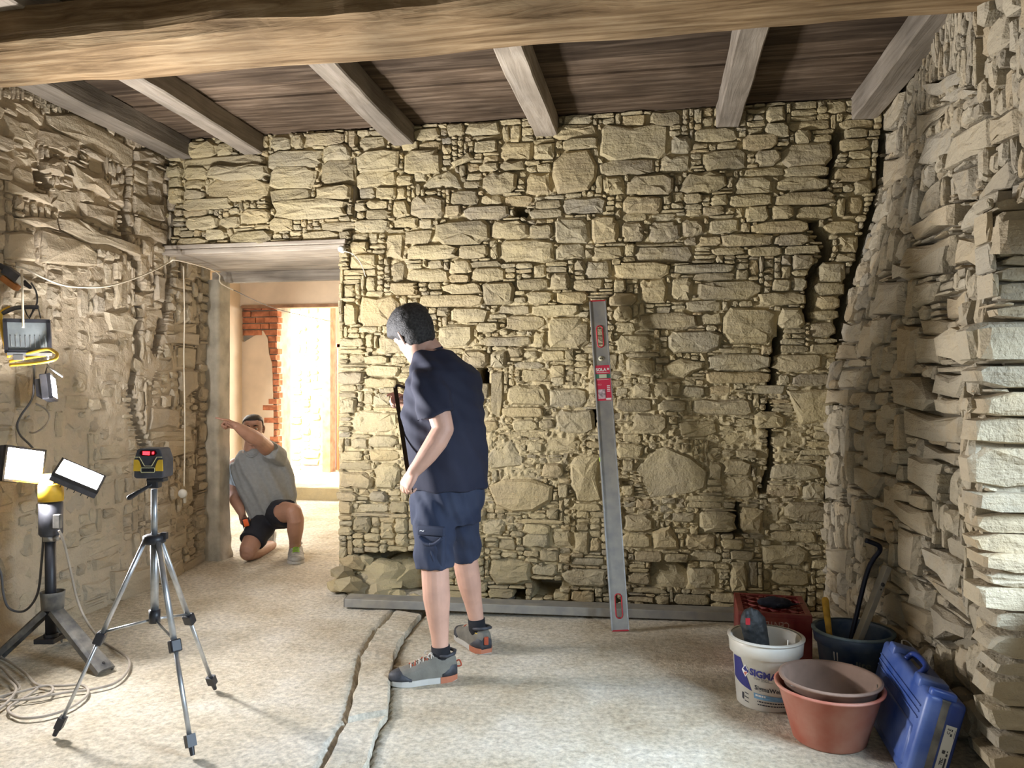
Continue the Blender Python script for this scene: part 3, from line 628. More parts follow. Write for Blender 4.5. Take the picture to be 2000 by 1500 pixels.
def right_mortar(U, V):
    Pn = np.stack([U, V, U * 0], 1)
    ii = np.clip(((U - UR0) / CS).astype(int), 0, NUR - 1); jj = np.clip((V / CS).astype(int), 0, NVB - 1)
    return right_map(U, V, -.055 + .045 * fbm(Pn, 14, 4, 4) - .16 * dR[ii, jj])
mv, mf = grid_mesh(right_mortar, 2.1, 5.0, -.05, 3.2, .018, lambda u, v: ~((u < 2.94) & (v < 2.0)))
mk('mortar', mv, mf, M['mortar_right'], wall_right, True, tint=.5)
# return face of the niche (quoins laid flat)
def ret_map(U, V, W): return np.stack([U, 2.86 - W + .02 * np.sin(V * 7), V], 1)
occQ = np.zeros((90, 205), bool)
QP = []
for (x0, y0, x1, y1) in ((1900,715,2010,758),(1912,765,2010,812),(1905,815,2010,868),(1900,876,2015,955),(1905,962,2010,998),(1908,1003,2010,1040),(1903,1043,1965,1076),(1903,1078,2010,1108),(1960,500,2010,520),(1955,522,2010,550),(1945,552,2010,590),(1940,596,2010,625),(1890,628,2010,710),(1915,1112,2010,1140),(1903,1143,2010,1180)):
    a = on_back(x0, y1, 2.86); b = on_back(x1, y0, 2.86); QP.append(oct_outline(a[0], a[1], b[0] + .25, b[1], rgB, .02))
niche = tag(empty('wall_niche', (1.6, 2.86, 0)), 'flat stacked quoin stones of the window niche at the right edge', kind='structure')
masonry(niche, QP, occQ, 1.13, 0, CS, ret_map, M['stone_right'], 15, [(.25, .5, .06, .12)], off=(.0, .05), gap=.004, indiv=60, back=-.1)
mk('niche_light_block', *abox(1.32, 2.2, -.2, 2.8, 0, .80), M['roomwall'], niche)  # unseen block added to keep window light off the lower quoins
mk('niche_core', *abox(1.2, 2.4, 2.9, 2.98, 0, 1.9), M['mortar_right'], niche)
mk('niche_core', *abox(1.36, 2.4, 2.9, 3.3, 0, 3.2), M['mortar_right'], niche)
mk('niche_back', *abox(2.2, 2.5, -2.4, 2.92, -.1, 3.2), M['roomwall'], niche)
mk('wall_head', *abox(1.36, 2.5, -2.4, 2.9, 2.05, 3.2), M['roomwall'], wall_right)
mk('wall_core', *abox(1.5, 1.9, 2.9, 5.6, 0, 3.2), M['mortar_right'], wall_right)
tag(mk('wall_front', *abox(-3.8, 2.5, -2.6, -2.35, -.1, 3.2), M['roomwall']), 'plain rough wall behind the viewer', kind='structure')

# ---- ceiling: boards, joists, main beam
ceil = empty('ceiling', (0, 2, 3.15), 'dark brown board ceiling with pale dusty joints', kind='structure')
rgC = random.Random(3); y = 5.02
while y > -2.4:
    w = rgC.uniform(.2, .3); z = 3.148 + rgC.uniform(0, .012)
    v, f = abox(-3.6, 2.4, y - w + .006, y, z, z + .03)
    mk('plank', v, f, M['plank'], ceil); y -= w
mk('roof_deck', *abox(-3.7, 2.5, -2.5, 5.3, 3.20, 3.25), M['plank'], ceil)
JO = [((70, 158), (345, 302), (362, 302), 'joist along the left wall, partly buried in its stones'), ((262, 147), (494, 306), (514, 302), 'second ceiling joist from the left wall, above the doorway'),
      ((602, 128), (778, 291), (800, 287), 'ceiling joist right of the doorway head'), ((988, 104), (1030, 272), (1048, 272), 'middle ceiling joist above the tall spirit level'),
      ((1408, 85), (1350, 252), (1388, 247), 'fifth ceiling joist, left of the right corner'), ((1822, 50), (1660, 232), (1700, 225), 'last ceiling joist beside the right wall')]
JX = [-3.27, -2.70, -1.62, -.66, .47, 1.27]; JW = [.085, .07, .075, .075, .07, .075]
for i, (jx, jw) in enumerate(zip(JX, JW)):
    rg = random.Random(40 + i); rl = []
    ys = np.linspace(-2.3, 5.05, 60)
    for k, yy in enumerate(ys):
        dx = .006 * math.sin(yy * 2.1 + i) + rg.uniform(-.0025, .0025); dz = .004 * math.sin(yy * 3 + 2 * i) + rg.uniform(-.002, .002)
        w = jw + rg.uniform(-.002, .002); zb = 3.02 + dz
        rl.append([Vector((jx + dx - w, yy, 3.15)), Vector((jx + dx - w, yy, zb + .008)), Vector((jx + dx - w + .008, yy, zb)), Vector((jx + dx + w - .008, yy, zb)), Vector((jx + dx + w, yy, zb + .008)), Vector((jx + dx + w, yy, 3.15))])
    v, f = rings(rl); j = mk('ceiling_joist', v, f, M['joist'])
    tag(j, JO[i][3], 'joist', 'ceiling joists')
rg = random.Random(77); rl = []
xsb = np.linspace(-3.6, 2.4, 130)
nz = lambda x, k, s: float(fbm(np.array([[x, k * 3.1, s]]), 2.2, 60 + int(k), 3)[0] - .5)
for x in xsb:
    lft = min(1, max(0, (-.9 - x) / 1.6))
    wan = .06 + .16 * abs(nz(x, 1, 0)) + .05 * lft
    zb = 2.815 + .02 * nz(x, 2, 0); yf = 2.86 + .09 * nz(x, 3, 0); yb = 3.18 + .05 * nz(x, 4, 0)
    prof = [(yf, 3.035), (yf - .012, 2.98), (yf - .01, 2.92), (yf, 2.885 + .07 * nz(x, 5, 1)), (yf + wan * .35, zb + .038), (yf + wan, zb + .012 * (1 + lft)), (yf + .19, zb), (yb - .03, zb + .004), (yb, zb + .03), (yb + .008, 2.93), (yb, 3.035)]
    rl.append([Vector((x, a, b + .006 * nz(x, 6 + i, i))) for i, (a, b) in enumerate(prof)])
v, f = rings(rl)
tag(mk('ceiling_beam', v, f, M['beam'], None, False), 'massive rough-hewn main beam crossing the ceiling under the joists', 'beam')

# ---- doorway: lintel and plastered jamb, rubble foot
lin = empty('door_lintel', (-2.7, 5.3, 2.34), 'grey weathered plank lintel over the doorway', 'lintel')
mb = MB(); mb.add(*abox(-3.42, -2.03, 4.895, 5.72, 2.335, 2.372)); mb.build('lintel_board', M['lintel'], lin, bevel=.006)
mb = MB(); mb.add(*abox(-3.38, -2.02, 4.885, 4.95, 2.374, 2.402)); mb.build('top_batten', M['lintel'], lin, bevel=.005)
mb = MB(); mb.add(*abox(-3.5, -2.05, 5.70, 5.76, 2.25, 2.335)); mb.build('rear_board', M['lintel'], lin, bevel=.005)
def jamb_fn(U, V):
    Pn = np.stack([U, V, V * 0], 1)
    a = np.interp(U, [0, .16, .17, .34], [-3.56, -3.40, -3.385, -3.385]); b = np.interp(U, [0, .16, .17, .34], [5.60, 5.60, 5.605, 5.775])
    n = .014 * (fbm(Pn, 9, 14) - .5)
    foot = np.clip((.45 - V) / .45, 0, 1) * .07
    return np.stack([a + n + foot * (fbm(Pn, 8, 3) - .2), b - n * .6 - foot * .4 * fbm(Pn, 7, 6), V], 1)
jv, jf = grid_mesh(jamb_fn, 0, .34, 0, 2.26, .02)
tag(mk('trim_1', jv, jf, M['jamb'], None, True), 'rough plastered door jamb at the left of the doorway', kind='structure')

# ---- rooms beyond the doorway
tag(mk('wall_side_room', *abox(-5.3, -5.03, 5.7, 8.9, 0, 3.2), M['plaster']), 'plastered left wall of the room beyond the doorway', kind='structure')
tag(mk('wall_side_right', *abox(-1.0, -.8, 5.7, 11.2, 0, 3.2), M['roomwall']), 'right wall of the rooms beyond the doorway', kind='structure')
tag(mk('ceiling_far', *abox(-7.2, -.8, 5.3, 11.4, 3.25, 3.35), M['plaster']), 'ceiling of the rooms beyond the doorway', kind='structure')
YP = 8.85
pillar = empty('wall_pillar', (-4.6, YP, 0), 'plastered wall end with exposed orange bricks beyond the doorway', kind='structure')
def yp(px, py): return on_back(px, py, YP)
xl = -5.1; xr = yp(540, 700)[0]
mk('wall_core', *abox(xl, xr - .02, YP + .05, YP + .42, 0, 2.42), M['jamb'], pillar)
pp = [yp(x, y) for x, y in ((440, 655), (465, 662), (475, 668), (497, 655), (512, 645), (521, 660), (524, 690), (530, 710), (533, 800), (534, 1000), (440, 1000))]
pp[-1] = (pp[-1][0], 0); pp[-2] = (pp[-2][0], 0)
n = len(pp); mk('plaster_coat', [Vector((x, YP + .015, z)) for x, z in pp] + [Vector((x, YP + .055, z)) for x, z in pp], [tuple(range(n))] + [(i, i + n, (i + 1) % n + n, (i + 1) % n) for i in range(n)], M['plaster'], pillar)
rgk = random.Random(4)
def brick(x0, x1, z0, z1):
    v, f = abox(x0 + .006, x1 - .006, YP + .02 + rgk.uniform(-.012, .012), YP + .12, z0 + .006, z1 - .006); mk('brick', v, f, M['brick'], pillar)
z = .02; k = 0
while z < 2.40:
    x1 = xr + rgk.uniform(-.02, .03); w = .12 if k % 2 else .2
    brick(x1 - w, x1, z, z + .075)
    if z > 1.98:
        x = x1 - w
        while x > xl + .05:
            ww = rgk.choice((.12, .25, .25)); brick(x - ww, x, z, z + .075); x -= ww
    z += .078; k += 1
tag(mk('far_lintel', *abox(-5.3, -1.0, YP - .03, YP + .45, 2.42, 3.3), M['plaster']), 'plastered beam over the opening in the far room', kind='structure')
tag(mk('trim_2', *abox(-5.0, -1.0, YP - .06, YP, 2.385, 2.42), M['farwood']), 'wooden strip under the far plastered beam', kind='structure')
def stepf(U, V): 
    Pn = np.stack([U, V, U * 0], 1); return np.stack([U, V, .165 + .012 * fbm(Pn, 5, 2)], 1)
sv, sf = grid_mesh(stepf, -7.2, -.9, 8.86, 11.2, .1)
stp = tag(mk('floor_far', sv, sf, M['floor'], None, True), 'sunlit raised floor of the farthest room', kind='structure')
mk('step_riser', *abox(-7.2, -.9, 8.84, 8.95, 0, .17), M['mortar'], stp)
YF = 10.7
farw = empty('wall_far', (-4.3, YF, 0), 'sunlit rough stone wall seen farthest through the doorway', kind='structure')
fx0, fx1 = on_back(568, 700, YF)[0], on_back(640, 700, YF)[0]
occF = np.zeros((int((fx1 - fx0) / .02), 140), bool)
M['stone_far'] = stone_mat('stone_far', [(.50, .40, .26), (.58, .48, .33), (.62, .53, .38)], stain=(.48, .34, .2), dust=(.66, .58, .42), bump=.8)
masonry(farw, [], occF, fx0, .15, .02, lambda U, V, W: np.stack([U, YF - W, V], 1), M['stone_far'], 9, [(.15, .35, .1, .16), (.1, .25, .08, .14)], off=(.0, .05), gap=.008, indiv=150)
mk('mortar', *abox(fx0, fx1, YF + .0, YF + .3, 0, 3.3), M['stone_far'], farw)
mk('wall_plain', *abox(-7.4, fx0 + .02, YF + .25, YF + .4, 0, 3.3), M['plaster'], farw)
mk('wall_plain', *abox(-7.4, -7.2, 8.8, YF + .4, 0, 3.3), M['plaster'], farw)
mk('wall_plain', *abox(fx1 - .02, -.8, YF + .35, YF + .5, 0, 3.3), M['plaster'], farw)
px0 = on_back(638, 700, YF - .1)[0]
tag(mk('trim_3', *abox(px0, px0 + .12, YF - .25, YF - .05, .15, 2.6), M['farwood']), 'brown wooden door post beside the sunlit wall', kind='structure')
M['redframe'] = plain('red_frame', (.55, .12, .04), .5)
dx0 = on_back(655, 700, YF)[0]
dr = empty('door_1', (dx0, YF, .16), 'far door with an orange-red frame seen past the brown post', kind='structure')
mk('door_leaf', *abox(dx0 - .02, dx0 + .9, YF + .2, YF + .24, .16, 2.05), plain('door_white', (.75, .76, .8), .4), dr)
mk('door_frame', *abox(dx0 - .02, dx0 + .05, YF + .1, YF + .2, .16, 2.05), M['redframe'], dr)
mk('door_frame', *abox(dx0 - .08, dx0 + .9, YF + .1, YF + .2, 2.0, 2.06), M['redframe'], dr)

# ================================================================== THINGS
M['alu'] = plain('brushed_aluminium', (.50, .52, .54), .38, .85, var=.12, scale=30)
M['alu_dull'] = plain('dull_aluminium', (.36, .36, .35), .5, .55, var=.15, scale=14, dust=(.5, .46, .36), dustamt=.35)
M['black'] = plain('black_plastic', (.018, .018, .022), .45)
M['dark'] = plain('dark_grey_plastic', (.05, .05, .058), .55, var=.3, scale=18)
M['yellow'] = plain('yellow_plastic', (.70, .42, .03), .45, var=.1)
M['pvc'] = plain('dusty_grey_metal', (.13, .125, .12), .7, .2, var=.3, scale=16, dust=(.4, .36, .28), dustamt=.35)
M['steel'] = plain('steel', (.42, .42, .42), .35, .9)
M['cord'] = plain('grey_beige_cord', (.36, .31, .25), .75, var=.15, scale=12)
M['cordwhite'] = plain('cream_cord', (.66, .58, .44), .7)
M['corddark'] = plain('dark_cord', (.09, .085, .085), .6)
M['white'] = plain('white_plastic', (.72, .70, .64), .45, var=.08, scale=9, dust=(.52, .46, .34), dustamt=.5)
M['led'] = emit('led_panel', (.975, .965, .99), 300.0)
M['led2'] = emit('led_small', (.975, .965, .99), 300.0)
M['laser'] = emit('laser_window', (1.0, .02, .03), 1.6)
M['glassred'] = plain('dark_window', (.05, .004, .006), .15)
Z3 = Vector((0, 0, 1))
def vpx(dr, dd, dz): return RT * dr + FW * dd + Z3 * dz      # right / away / up in the viewer's frame

# ---- tripod with laser level -----------------------------------------------------
DT = 3.08
hub = P(302, 1052, DT); tri = empty('camera_tripod', Vector((hub.x, hub.y, .03)), 'silver aluminium camera tripod with black joints standing on the concrete', 'tripod')
feet = [G(108, 1437, .03), G(378, 1476, .03), G(421, 1346, .03)]
mb = MB(); mb.add(*cyl(P(302, 1062, DT), P(302, 955, DT), .0125)); mb.build('centre_column', M['alu'], tri, True)
mb = MB(); mb.add(*cyl(P(303, 1190, DT), P(302, 1045, DT), .0155)); mb.build('lower_column', M['alu'], tri, True)
mb = MB(); mb.add(*cyl(P(303, 1215, DT), P(303, 1190, DT), .022)); mb.build('brace_collar', M['black'], tri, True)
mb = MB(); mb.add(*lathe(hub, [(.0, .018), (.03, .018), (.042, .012), (.044, -.012), (.034, -.02), (.0, -.02)], 24)); hubo = mb.build('hub', M['black'], tri, True)
mb = MB(); mb.add(*box(hub + vpx(.04, 0, .012), RT * .012, FW * .012, Z3 * .014)); mb.build('clamp_knob', M['black'], hubo, bevel=.003)
for ft in feet:
    d = ft - hub; flat = Vector((d.x, d.y, 0)).normalized(); top = hub + flat * .036 - Z3 * .01
    q = top.lerp(ft, .5); e = top.lerp(ft, .93)
    mb = MB(); mb.add(*tube([top, q], .0125, 12, flat, flat=.75)); lg = mb.build('leg', M['alu'], tri, True)
    mb = MB(); mb.add(*tube([q, e], .0095, 12, flat, flat=.75)); mb.build('lower_leg', M['alu'], lg, True)
    dd = (ft - top).normalized(); a, b = frame(dd, flat)
    mb = MB(); mb.add(*box(q, a * .021, b * .017, dd * .024)); mb.build('leg_lock', M['black'], lg, bevel=.005)
    mb = MB(); mb.add(*box(e, a * .017, b * .014, dd * .022)); mb.add(*cyl(e, ft + Z3 * .004, .012, .0085)); mb.build('rubber_foot', M['black'], lg)
    mb = MB(); mb.add(*tube([P(303, 1208, DT), top.lerp(ft, .47)], .0055, 8)); mb.build('brace', M['alu'], tri, True)
hd = P(302, 945, DT)
mb = MB(); mb.add(*box(hd, RT * .022, FW * .022, Z3 * .016)); mb.add(*box(hd + vpx(.012, 0, .018), RT * .034, FW * .026, Z3 * .008)); head = mb.build('pan_head', M['black'], tri, bevel=.005)
mb = MB(); mb.add(*tube([hd + vpx(-.005, -.02, -.002), hd + vpx(-.055, -.03, -.032), hd + vpx(-.084, -.03, -.05)], [.006, .009, .011], 10, round_ends=True)); mb.build('pan_handle', M['black'], head, True)
# laser level
lb = P(301, 932, DT); las = empty('laser_level', lb, 'black and yellow line laser level glowing red on the tripod head', 'laser level')
def lv(x, z, y=0): return lb + RT * x + Z3 * z + FW * y
prof = [(-.058, .006), (-.05, 0), (.05, 0), (.058, .006), (.058, .075), (.046, .112), (.04, .118), (-.04, .118), (-.046, .112), (-.058, .075)]
v, f = rings([[lv(x, z, -.046) for x, z in prof], [lv(x, z, .046) for x, z in prof]])
mb = MB(); mb.add(v, f); mb.build('housing', M['dark'], las, bevel=.004)
def plate(name, pts, mat, par, y=-.0475, th=.003):
    v, f = rings([[lv(x, z, y - th) for x, z in pts], [lv(x, z, y + th) for x, z in pts]]); return mk(name, v, f, mat, par)
plate('yellow_grip', [(-.058, .03), (-.03, .03), (-.028, .045), (-.036, .068), (-.042, .075), (-.056, .075)], M['yellow'], las)
plate('yellow_grip', [(.058, .03), (.03, .03), (.028, .045), (.036, .068), (.042, .075), (.056, .075)], M['yellow'], las)
plate('laser_window', [(-.026, .09), (.026, .09), (.034, .1), (.028, .112), (-.028, .112), (-.034, .1)], M['glassred'], las)
wnd = plate('laser_diode', [(-.02, .094), (.006, .093), (.008, .107), (-.02, .108)], M['laser'], las, -.0495)
plate('laser_diode', [(.016, .096), (.024, .097), (.024, .107), (.016, .106)], M['laser'], las, -.0495)
trim = M['yellowline'] = plain('pale_yellow_line', (.6, .55, .3), .5)
def strip(name, pts, w, mat, par, y=-.05):
    mb = MB(); mb.add(*tube([lv(x, z, y) for x, z in pts], w, 6)); mb.build(name, mat, par)
strip('trim_line', [(-.055, .085), (-.034, .085), (-.014, .05), (.014, .05), (.034, .085), (.055, .085)], .0018, trim, las)
strip('trim_line', [(-.026, .025), (.024, .025), (.026, .028), (.026, .04), (.024, .043), (-.026, .043), (-.028, .04), (-.028, .028), (-.026, .025)], .0016, trim, las)
for k in range(7): plate('vent_slot', [(-.02 + k * .006, .029), (-.017 + k * .006, .029), (-.017 + k * .006, .039), (-.02 + k * .006, .039)], M['black'], las, -.047)

# ---- twin LED work light ----------------------------------------------------------
DL = 3.85
base = G(98, 1300, .03); stand = empty('work_light', base, 'twin LED work light with yellow collar on a grey tripod stand', 'work light')
def LPt(x, y, dd=0): return P(x, y, DL + dd)
mb = MB(); mb.add(*cyl(LPt(101, 1248), LPt(99, 1040), .0255, n=20)); mb.build('pole', M['black'], stand, True)
hb = LPt(104, 1188)
mb = MB(); mb.add(*lathe(hb, [(.045, 0), (.05, .0), (.055, .075), (.057, .086), (.05, .086), (.046, .06), (.03, .05)], 28)); mb.build('hub_ring', M['pvc'], stand, True)
mb = MB(); mb.add(*box(LPt(98, 1247), RT * .05, FW * .05, Z3 * .012)); mb.add(*cyl(LPt(101, 1252), LPt(101, 1236), .034)); mb.build('pole_base', M['black'], stand, bevel=.003)
for (fx, fy, dd) in ((207, 1312, 0), (-4, 1288, 0), (140, 1250, 0)):
    ft = G(fx, fy, .03); tp = hb + (ft - hb) * .05; d = (ft - tp).normalized(); sd = d.cross(Z3).normalized(); up = sd.cross(d)
    mb = MB()
    A = [(-.046, -.008), (-.046, .018), (-.03, .028), (.03, .028), (.046, .018), (.046, -.008), (.04, -.008), (.04, .012), (-.04, .012), (-.04, -.008)]
    v, f = rings([[tp + sd * (a * .75) + up * b for a, b in A], [ft + sd * a + up * b for a, b in A]]); mb.add(v, f)
    lg = mb.build('leg', M['pvc'], stand)
    mb = MB(); mb.add(*cyl(ft - d * .035 + up * .02, ft - d * .035 + up * .031, .007, n=12)); mb.build('rivet', M['black'], lg)
mb = MB(); mb.add(*lathe(LPt(100, 1046), [(.0, 0), (.045, 0), (.054, .012), (.055, .165), (.0, .165)], 28)); ctl = mb.build('control_box', M['dark'], stand, True)
mb = MB(); mb.add(*box(LPt(113, 1018, -.05), RT * .018, FW * .012, Z3 * .035)); mb.build('switch_cover', M['pvc'], ctl, bevel=.004)
mb = MB(); mb.add(*cyl(LPt(100, 1056), LPt(100, 1042), .034)); mb.add(*box(LPt(112, 1050, -.02), RT * .012, FW * .014, Z3 * .012)); mb.build('clamp', M['steel'], stand, True)
mb = MB(); mb.add(*lathe(LPt(100, 978), [(.0, 0), (.057, 0), (.057, .08), (.052, .088), (.0, .088)], 28)); mb.build('collar', M['yellow'], stand, True)
mb = MB(); mb.add(*box(LPt(98, 938), RT * .035, FW * .03, Z3 * .03)); mb.add(*tube([LPt(60, 925), LPt(98, 938), LPt(150, 935)], .012, 8)); mb.build('lamp_bracket', M['yellow'], stand, bevel=0)
def flood(par, c, nrm, up, w, h, led, depth=.03):
    n = Vector(nrm).normalized(); s = Vector(up).cross(n).normalized(); u = n.cross(s)
    mb = MB(); mb.add(*box(c - n * (depth / 2 + .004), s * (w / 2 + .012), u * (h / 2 + .012), n * depth / 2)); hd_ = mb.build('lamp_head', M['dark'], par, bevel=.004)
    mb = MB()
    for a, b, cc, dd_ in ((0, 1, w / 2 + .012, .006), (0, -1, w / 2 + .012, .006)): mb.add(*box(c + u * (b * (h / 2 + .006)) + n * .004, s * cc, u * dd_, n * .008))
    for b in (1, -1): mb.add(*box(c + s * (b * (w / 2 + .006)) + n * .004, s * .006, u * (h / 2 + .012), n * .008))
    mb.build('bezel', M['black'], hd_)
    mk('led_panel', [c - s * w / 2 - u * h / 2, c + s * w / 2 - u * h / 2, c + s * w / 2 + u * h / 2, c - s * w / 2 + u * h / 2], [(0, 1, 2, 3)], led, hd_)
    for k in range(6): mk('cooling_fin', *box(c - n * (depth + .016) + s * ((k - 2.5) * w / 6), s * .002, u * h * .42, n * .014), M['black'], hd_)
    return hd_
cA = P(46, 908, 3.80); cB = P(155, 930, 3.86)
flood(stand, cA, vpx(.84, -.26, .06), vpx(.62, 0, 1), .20, .15, M['led'])
flood(stand, cB, vpx(.50, -.14, .72), vpx(-.24, .85, .32), .20, .15, M['led'])
# small lit lamp hung on the wall
cC = P(101, 757, 4.12)
hl = empty('hanging_lamp', cC, 'small lit LED lamp hanging tilted on the left wall', 'lamp')
flood(hl, cC, vpx(.86, .34, .12), vpx(.4, .3, 1), .125, .11, M['led2'], .035)
mb = MB(); mb.add(*tube([cC + vpx(-.05, .02, .06), P(92, 715, 4.1), cC + vpx(.03, .05, .06)], .006, 8)); mb.build('bracket', M['steel'], hl, True)
mb = MB(); mb.add(*cable([P(94, 715, 4.12), P(92, 690, 4.1), P(90, 660, 4.12), P(92, 640, 4.16)], .006)); mb.build('cord', M['cord'], hl, True)

# ---- unlit halogen flood lamp on a yellow tube frame --------------------------------
DH = 3.98
hc_ = P(58, 655, DH); hal = empty('halogen_floodlight', hc_, 'unlit halogen floodlight on a yellow tube frame hung on the left wall', 'floodlight')
hn = vpx(.28, -.92, -.18).normalized(); hs = Z3.cross(hn).normalized(); hs = -hs if hs.dot(RT) < 0 else hs; hu = hs.cross(hn); hu = -hu if hu.z < 0 else hu
def HB(a, b, c=0): return hc_ + hs * a + hu * b + hn * c
mb = MB(); v, f = rings([[HB(-.10, -.085, .03), HB(.10, -.085, .03), HB(.095, .085, .03), HB(-.095, .085, .03)], [HB(-.085, -.07, -.05), HB(.085, -.07, -.05), HB(.08, .07, -.05), HB(-.08, .07, -.05)]]); mb.add(v, f); mb.build('housing', M['dark'], hal, bevel=.004)
mb = MB()
for b in (-.08, .08): mb.add(*box(HB(0, b, .034), hs * .104, hu * .009, hn * .008))
for a in (-.098, .098): mb.add(*box(HB(a, 0, .034), hs * .009, hu * .085, hn * .008))
mb.build('front_frame', M['black'], hal)
M['halglass'] = plain('lamp_glass', (.20, .22, .22), .12, .3, var=.15)
mk('glass', *box(HB(0, 0, .033), hs * .09, hu * .072, hn * .002), M['halglass'], hal)
for k in range(8): mk('reflector_rib', *box(HB(-.077 + k * .022, -.028, .0365), hs * .0016, hu * .03, hn * .0015), M['steel'], hal)
mk('hinge_bar', *box(HB(.005, -.092, .036), hs * .1, hu * .008, hn * .008), M['alu'], hal)
mb = MB(); mb.add(*box(HB(-.045, -.108, .03), hs * .025, hu * .016, hn * .016)); mb.build('switch_box', M['steel'], hal, bevel=.004)
mb = MB(); mb.add(*cyl(HB(.085, -.1, .03), HB(.085, -.125, .03), .008)); mb.build('wing_screw', M['steel'], hal, True)
def tb(name, pts, r, mat, par, k=6): 
    mb = MB(); mb.add(*tube(spline(pts, k), r, 10)); return mb.build(name, mat, par, True)
tb('base_tube', [P(16, 690, DH), P(40, 693, DH - .02), P(90, 682, DH - .02), P(108, 688, DH - .05), P(111, 695, DH - .08), P(103, 703, DH - .12), P(70, 709, DH - .12), P(20, 713, DH - .1)], .0085, M['yellow'], hal)
tb('base_tube', [P(18, 706, DH + .02), P(60, 698, DH + .05), P(100, 692, DH + .06)], .008, M['yellow'], hal)
tb('upright_tube', [P(18, 698, DH), P(8, 665, DH - .01), P(1, 630, DH - .02), P(3, 610, DH), P(20, 600, DH + .02)], .010, M['yellow'], hal)
tb('handle', [P(5, 612, DH), P(25, 603, DH), P(45, 600, DH), P(74, 600, DH)], .011, M['dark'], hal)
tb('stay', [P(48, 604, DH), P(57, 622, DH), P(64, 604, DH)], .003, M['black'], hal, 2)
tb('stay', [P(74, 600, DH), P(79, 622, DH)], .003, M['pvc'], hal, 2)
# plug connector at the top
pc = P(24, 536, 4.02); con = empty('cable_connector', pc, 'grey and orange plug connector dangling above the unlit floodlight', 'plug connector')
cd = vpx(.80, 0, -.58).normalized(); ca, cb = frame(cd, FW)
mb = MB(); mb.add(*tube([pc - cd * .085, pc - cd * .04], [.012, .02], 12)); mb.add(*box(pc, ca * .022, cb * .02, cd * .045)); mb.build('plug', M['dark'], con, bevel=0)
mb = MB(); mb.add(*box(pc + vpx(-.012, .0, -.045), ca * .016, cb * .02, cd * .05)); mb.build('socket', plain('orange_rubber', (.42, .16, .04), .6, var=.2), con, bevel=.006)
mb = MB(); mb.add(*box(pc + cd * .05, ca * .018, cb * .018, cd * .022)); mb.build('ring', M['white'], con, bevel=.004)
mb = MB(); mb.add(*tube([pc + cd * .07, pc + cd * .12], [.016, .008], 12)); mb.build('strain_relief', M['black'], con, True)
def cableobj(name, pts, r, mat, label, cat='cable', k=8):
    mb = MB(); mb.add(*cable(pts, r, k)); o = mb.build(name, mat, None, True); return tag(o, label, cat)
cableobj('hanging_cable', [P(60, 552, 4.02), P(70, 570, 4.02), P(72, 590, 4.0), P(66, 605, 3.99), P(58, 618, 4.0)], .0045, M['corddark'], 'short dark cable looping from the plug to the unlit floodlight')
cableobj('drop_cord', [P(42, 528, 4.0), P(43, 560, 3.93), P(44, 600, 3.92), P(45, 640, 3.92)], .0055, M['cordwhite'], 'cream cord hanging straight in front of the unlit floodlight')
cableobj('wall_cable', [P(30, 520, 4.06), P(50, 525, 4.1), P(90, 545, 4.2), P(135, 559, 4.35), P(200, 560, 4.6), P(250, 548, 4.85), P(300, 528, 5.1), P(330, 512, 5.28), P(345, 508, 5.3), P(400, 522, 5.7), P(427, 535, 6.0), P(430, 552, 6.02), P(455, 566, 6.15)], .0055, M['cordwhite'], 'cream cable sagging along the left wall to the door lintel')
cableobj('room_wire', [P(455, 566, 6.15), P(530, 600, 7.2), P(600, 618, 8.4), P(650, 628, 9.4)], .004, M['corddark'], 'thin wire running through the doorway into the far room')
sw = empty('pull_switch', P(359, 965, 5.52), 'cream pull cord with a small switch hanging in the door reveal', 'pull switch')
mb = MB(); mb.add(*cable([P(358, 520, 5.52), P(360, 620, 5.52), P(359, 700, 5.52), P(361, 800, 5.52), P(361, 880, 5.52), P(360, 950, 5.5)], .0045)); mb.build('cord', M['cordwhite'], sw, True)
mb = MB(); mb.add(*lathe(P(357, 964, 5.48), [(.0, -.012), (.03, -.012), (.033, 0), (.026, .012), (0, .014)], 18, -FW)); mb.build('switch', M['white'], sw, True)
mk('mount', *box(P(362, 970, 5.5), RT * .008, FW * .01, Z3 * .045), M['jamb'], sw)
ins = empty('wire_insulator', P(668, 487, 5.12), 'small white porcelain wire insulator at the right end of the lintel', 'insulator')
ip = Vector((on_back(668, 487, 4.86)[0], 4.86, on_back(668, 487, 4.86)[1]))
mb = MB(); mb.add(*lathe(ip, [(0, -.03), (.012, -.03), (.012, -.012), (.024, -.008), (.024, 0), (.014, .004), (.014, .01), (.022, .014), (.022, .022), (.008, .026), (.0, .026)], 20, (0, -1, 0))); mb.build('porcelain', M['white'], ins, True)
cableobj('old_wire', [P(672, 490, 5.08), P(690, 497, 5.05), P(705, 515, 5.05), P(714, 540, 5.06)], .003, M['cordwhite'], 'short old wire running down from the porcelain insulator')

# ---- cables on the left
cableobj('looped_cable', [P(66, 710, 4.08), P(66, 750, 4.1), P(62, 780, 4.12), P(42, 810, 4.1), P(34, 830, 4.1), P(40, 850, 4.05), P(58, 868, 4.0), P(72, 885, 3.95)], .0055, M['corddark'], 'dark cable looping down to the brightest lamp head')
cableobj('coiled_cable', [P(70, 788, 4.2), P(90, 800, 4.2), P(97, 815, 4.18), P(88, 832, 4.18), P(68, 845, 4.2), P(52, 840, 4.22), P(48, 822, 4.22), P(58, 812, 4.22)], .005, M['cord'], 'small coil of grey cable hanging under the small lit lamp')
cableobj('lamp_cable', [P(86, 1045, 3.85), P(82, 1100, 3.86), P(74, 1160, 3.88), P(50, 1192, 3.9), P(20, 1188, 3.9), P(8, 1160, 3.9), P(3, 1120, 3.9), P(-12, 1090, 3.9)], .006, M['corddark'], 'dark cable drooping in a U behind the work light stand')
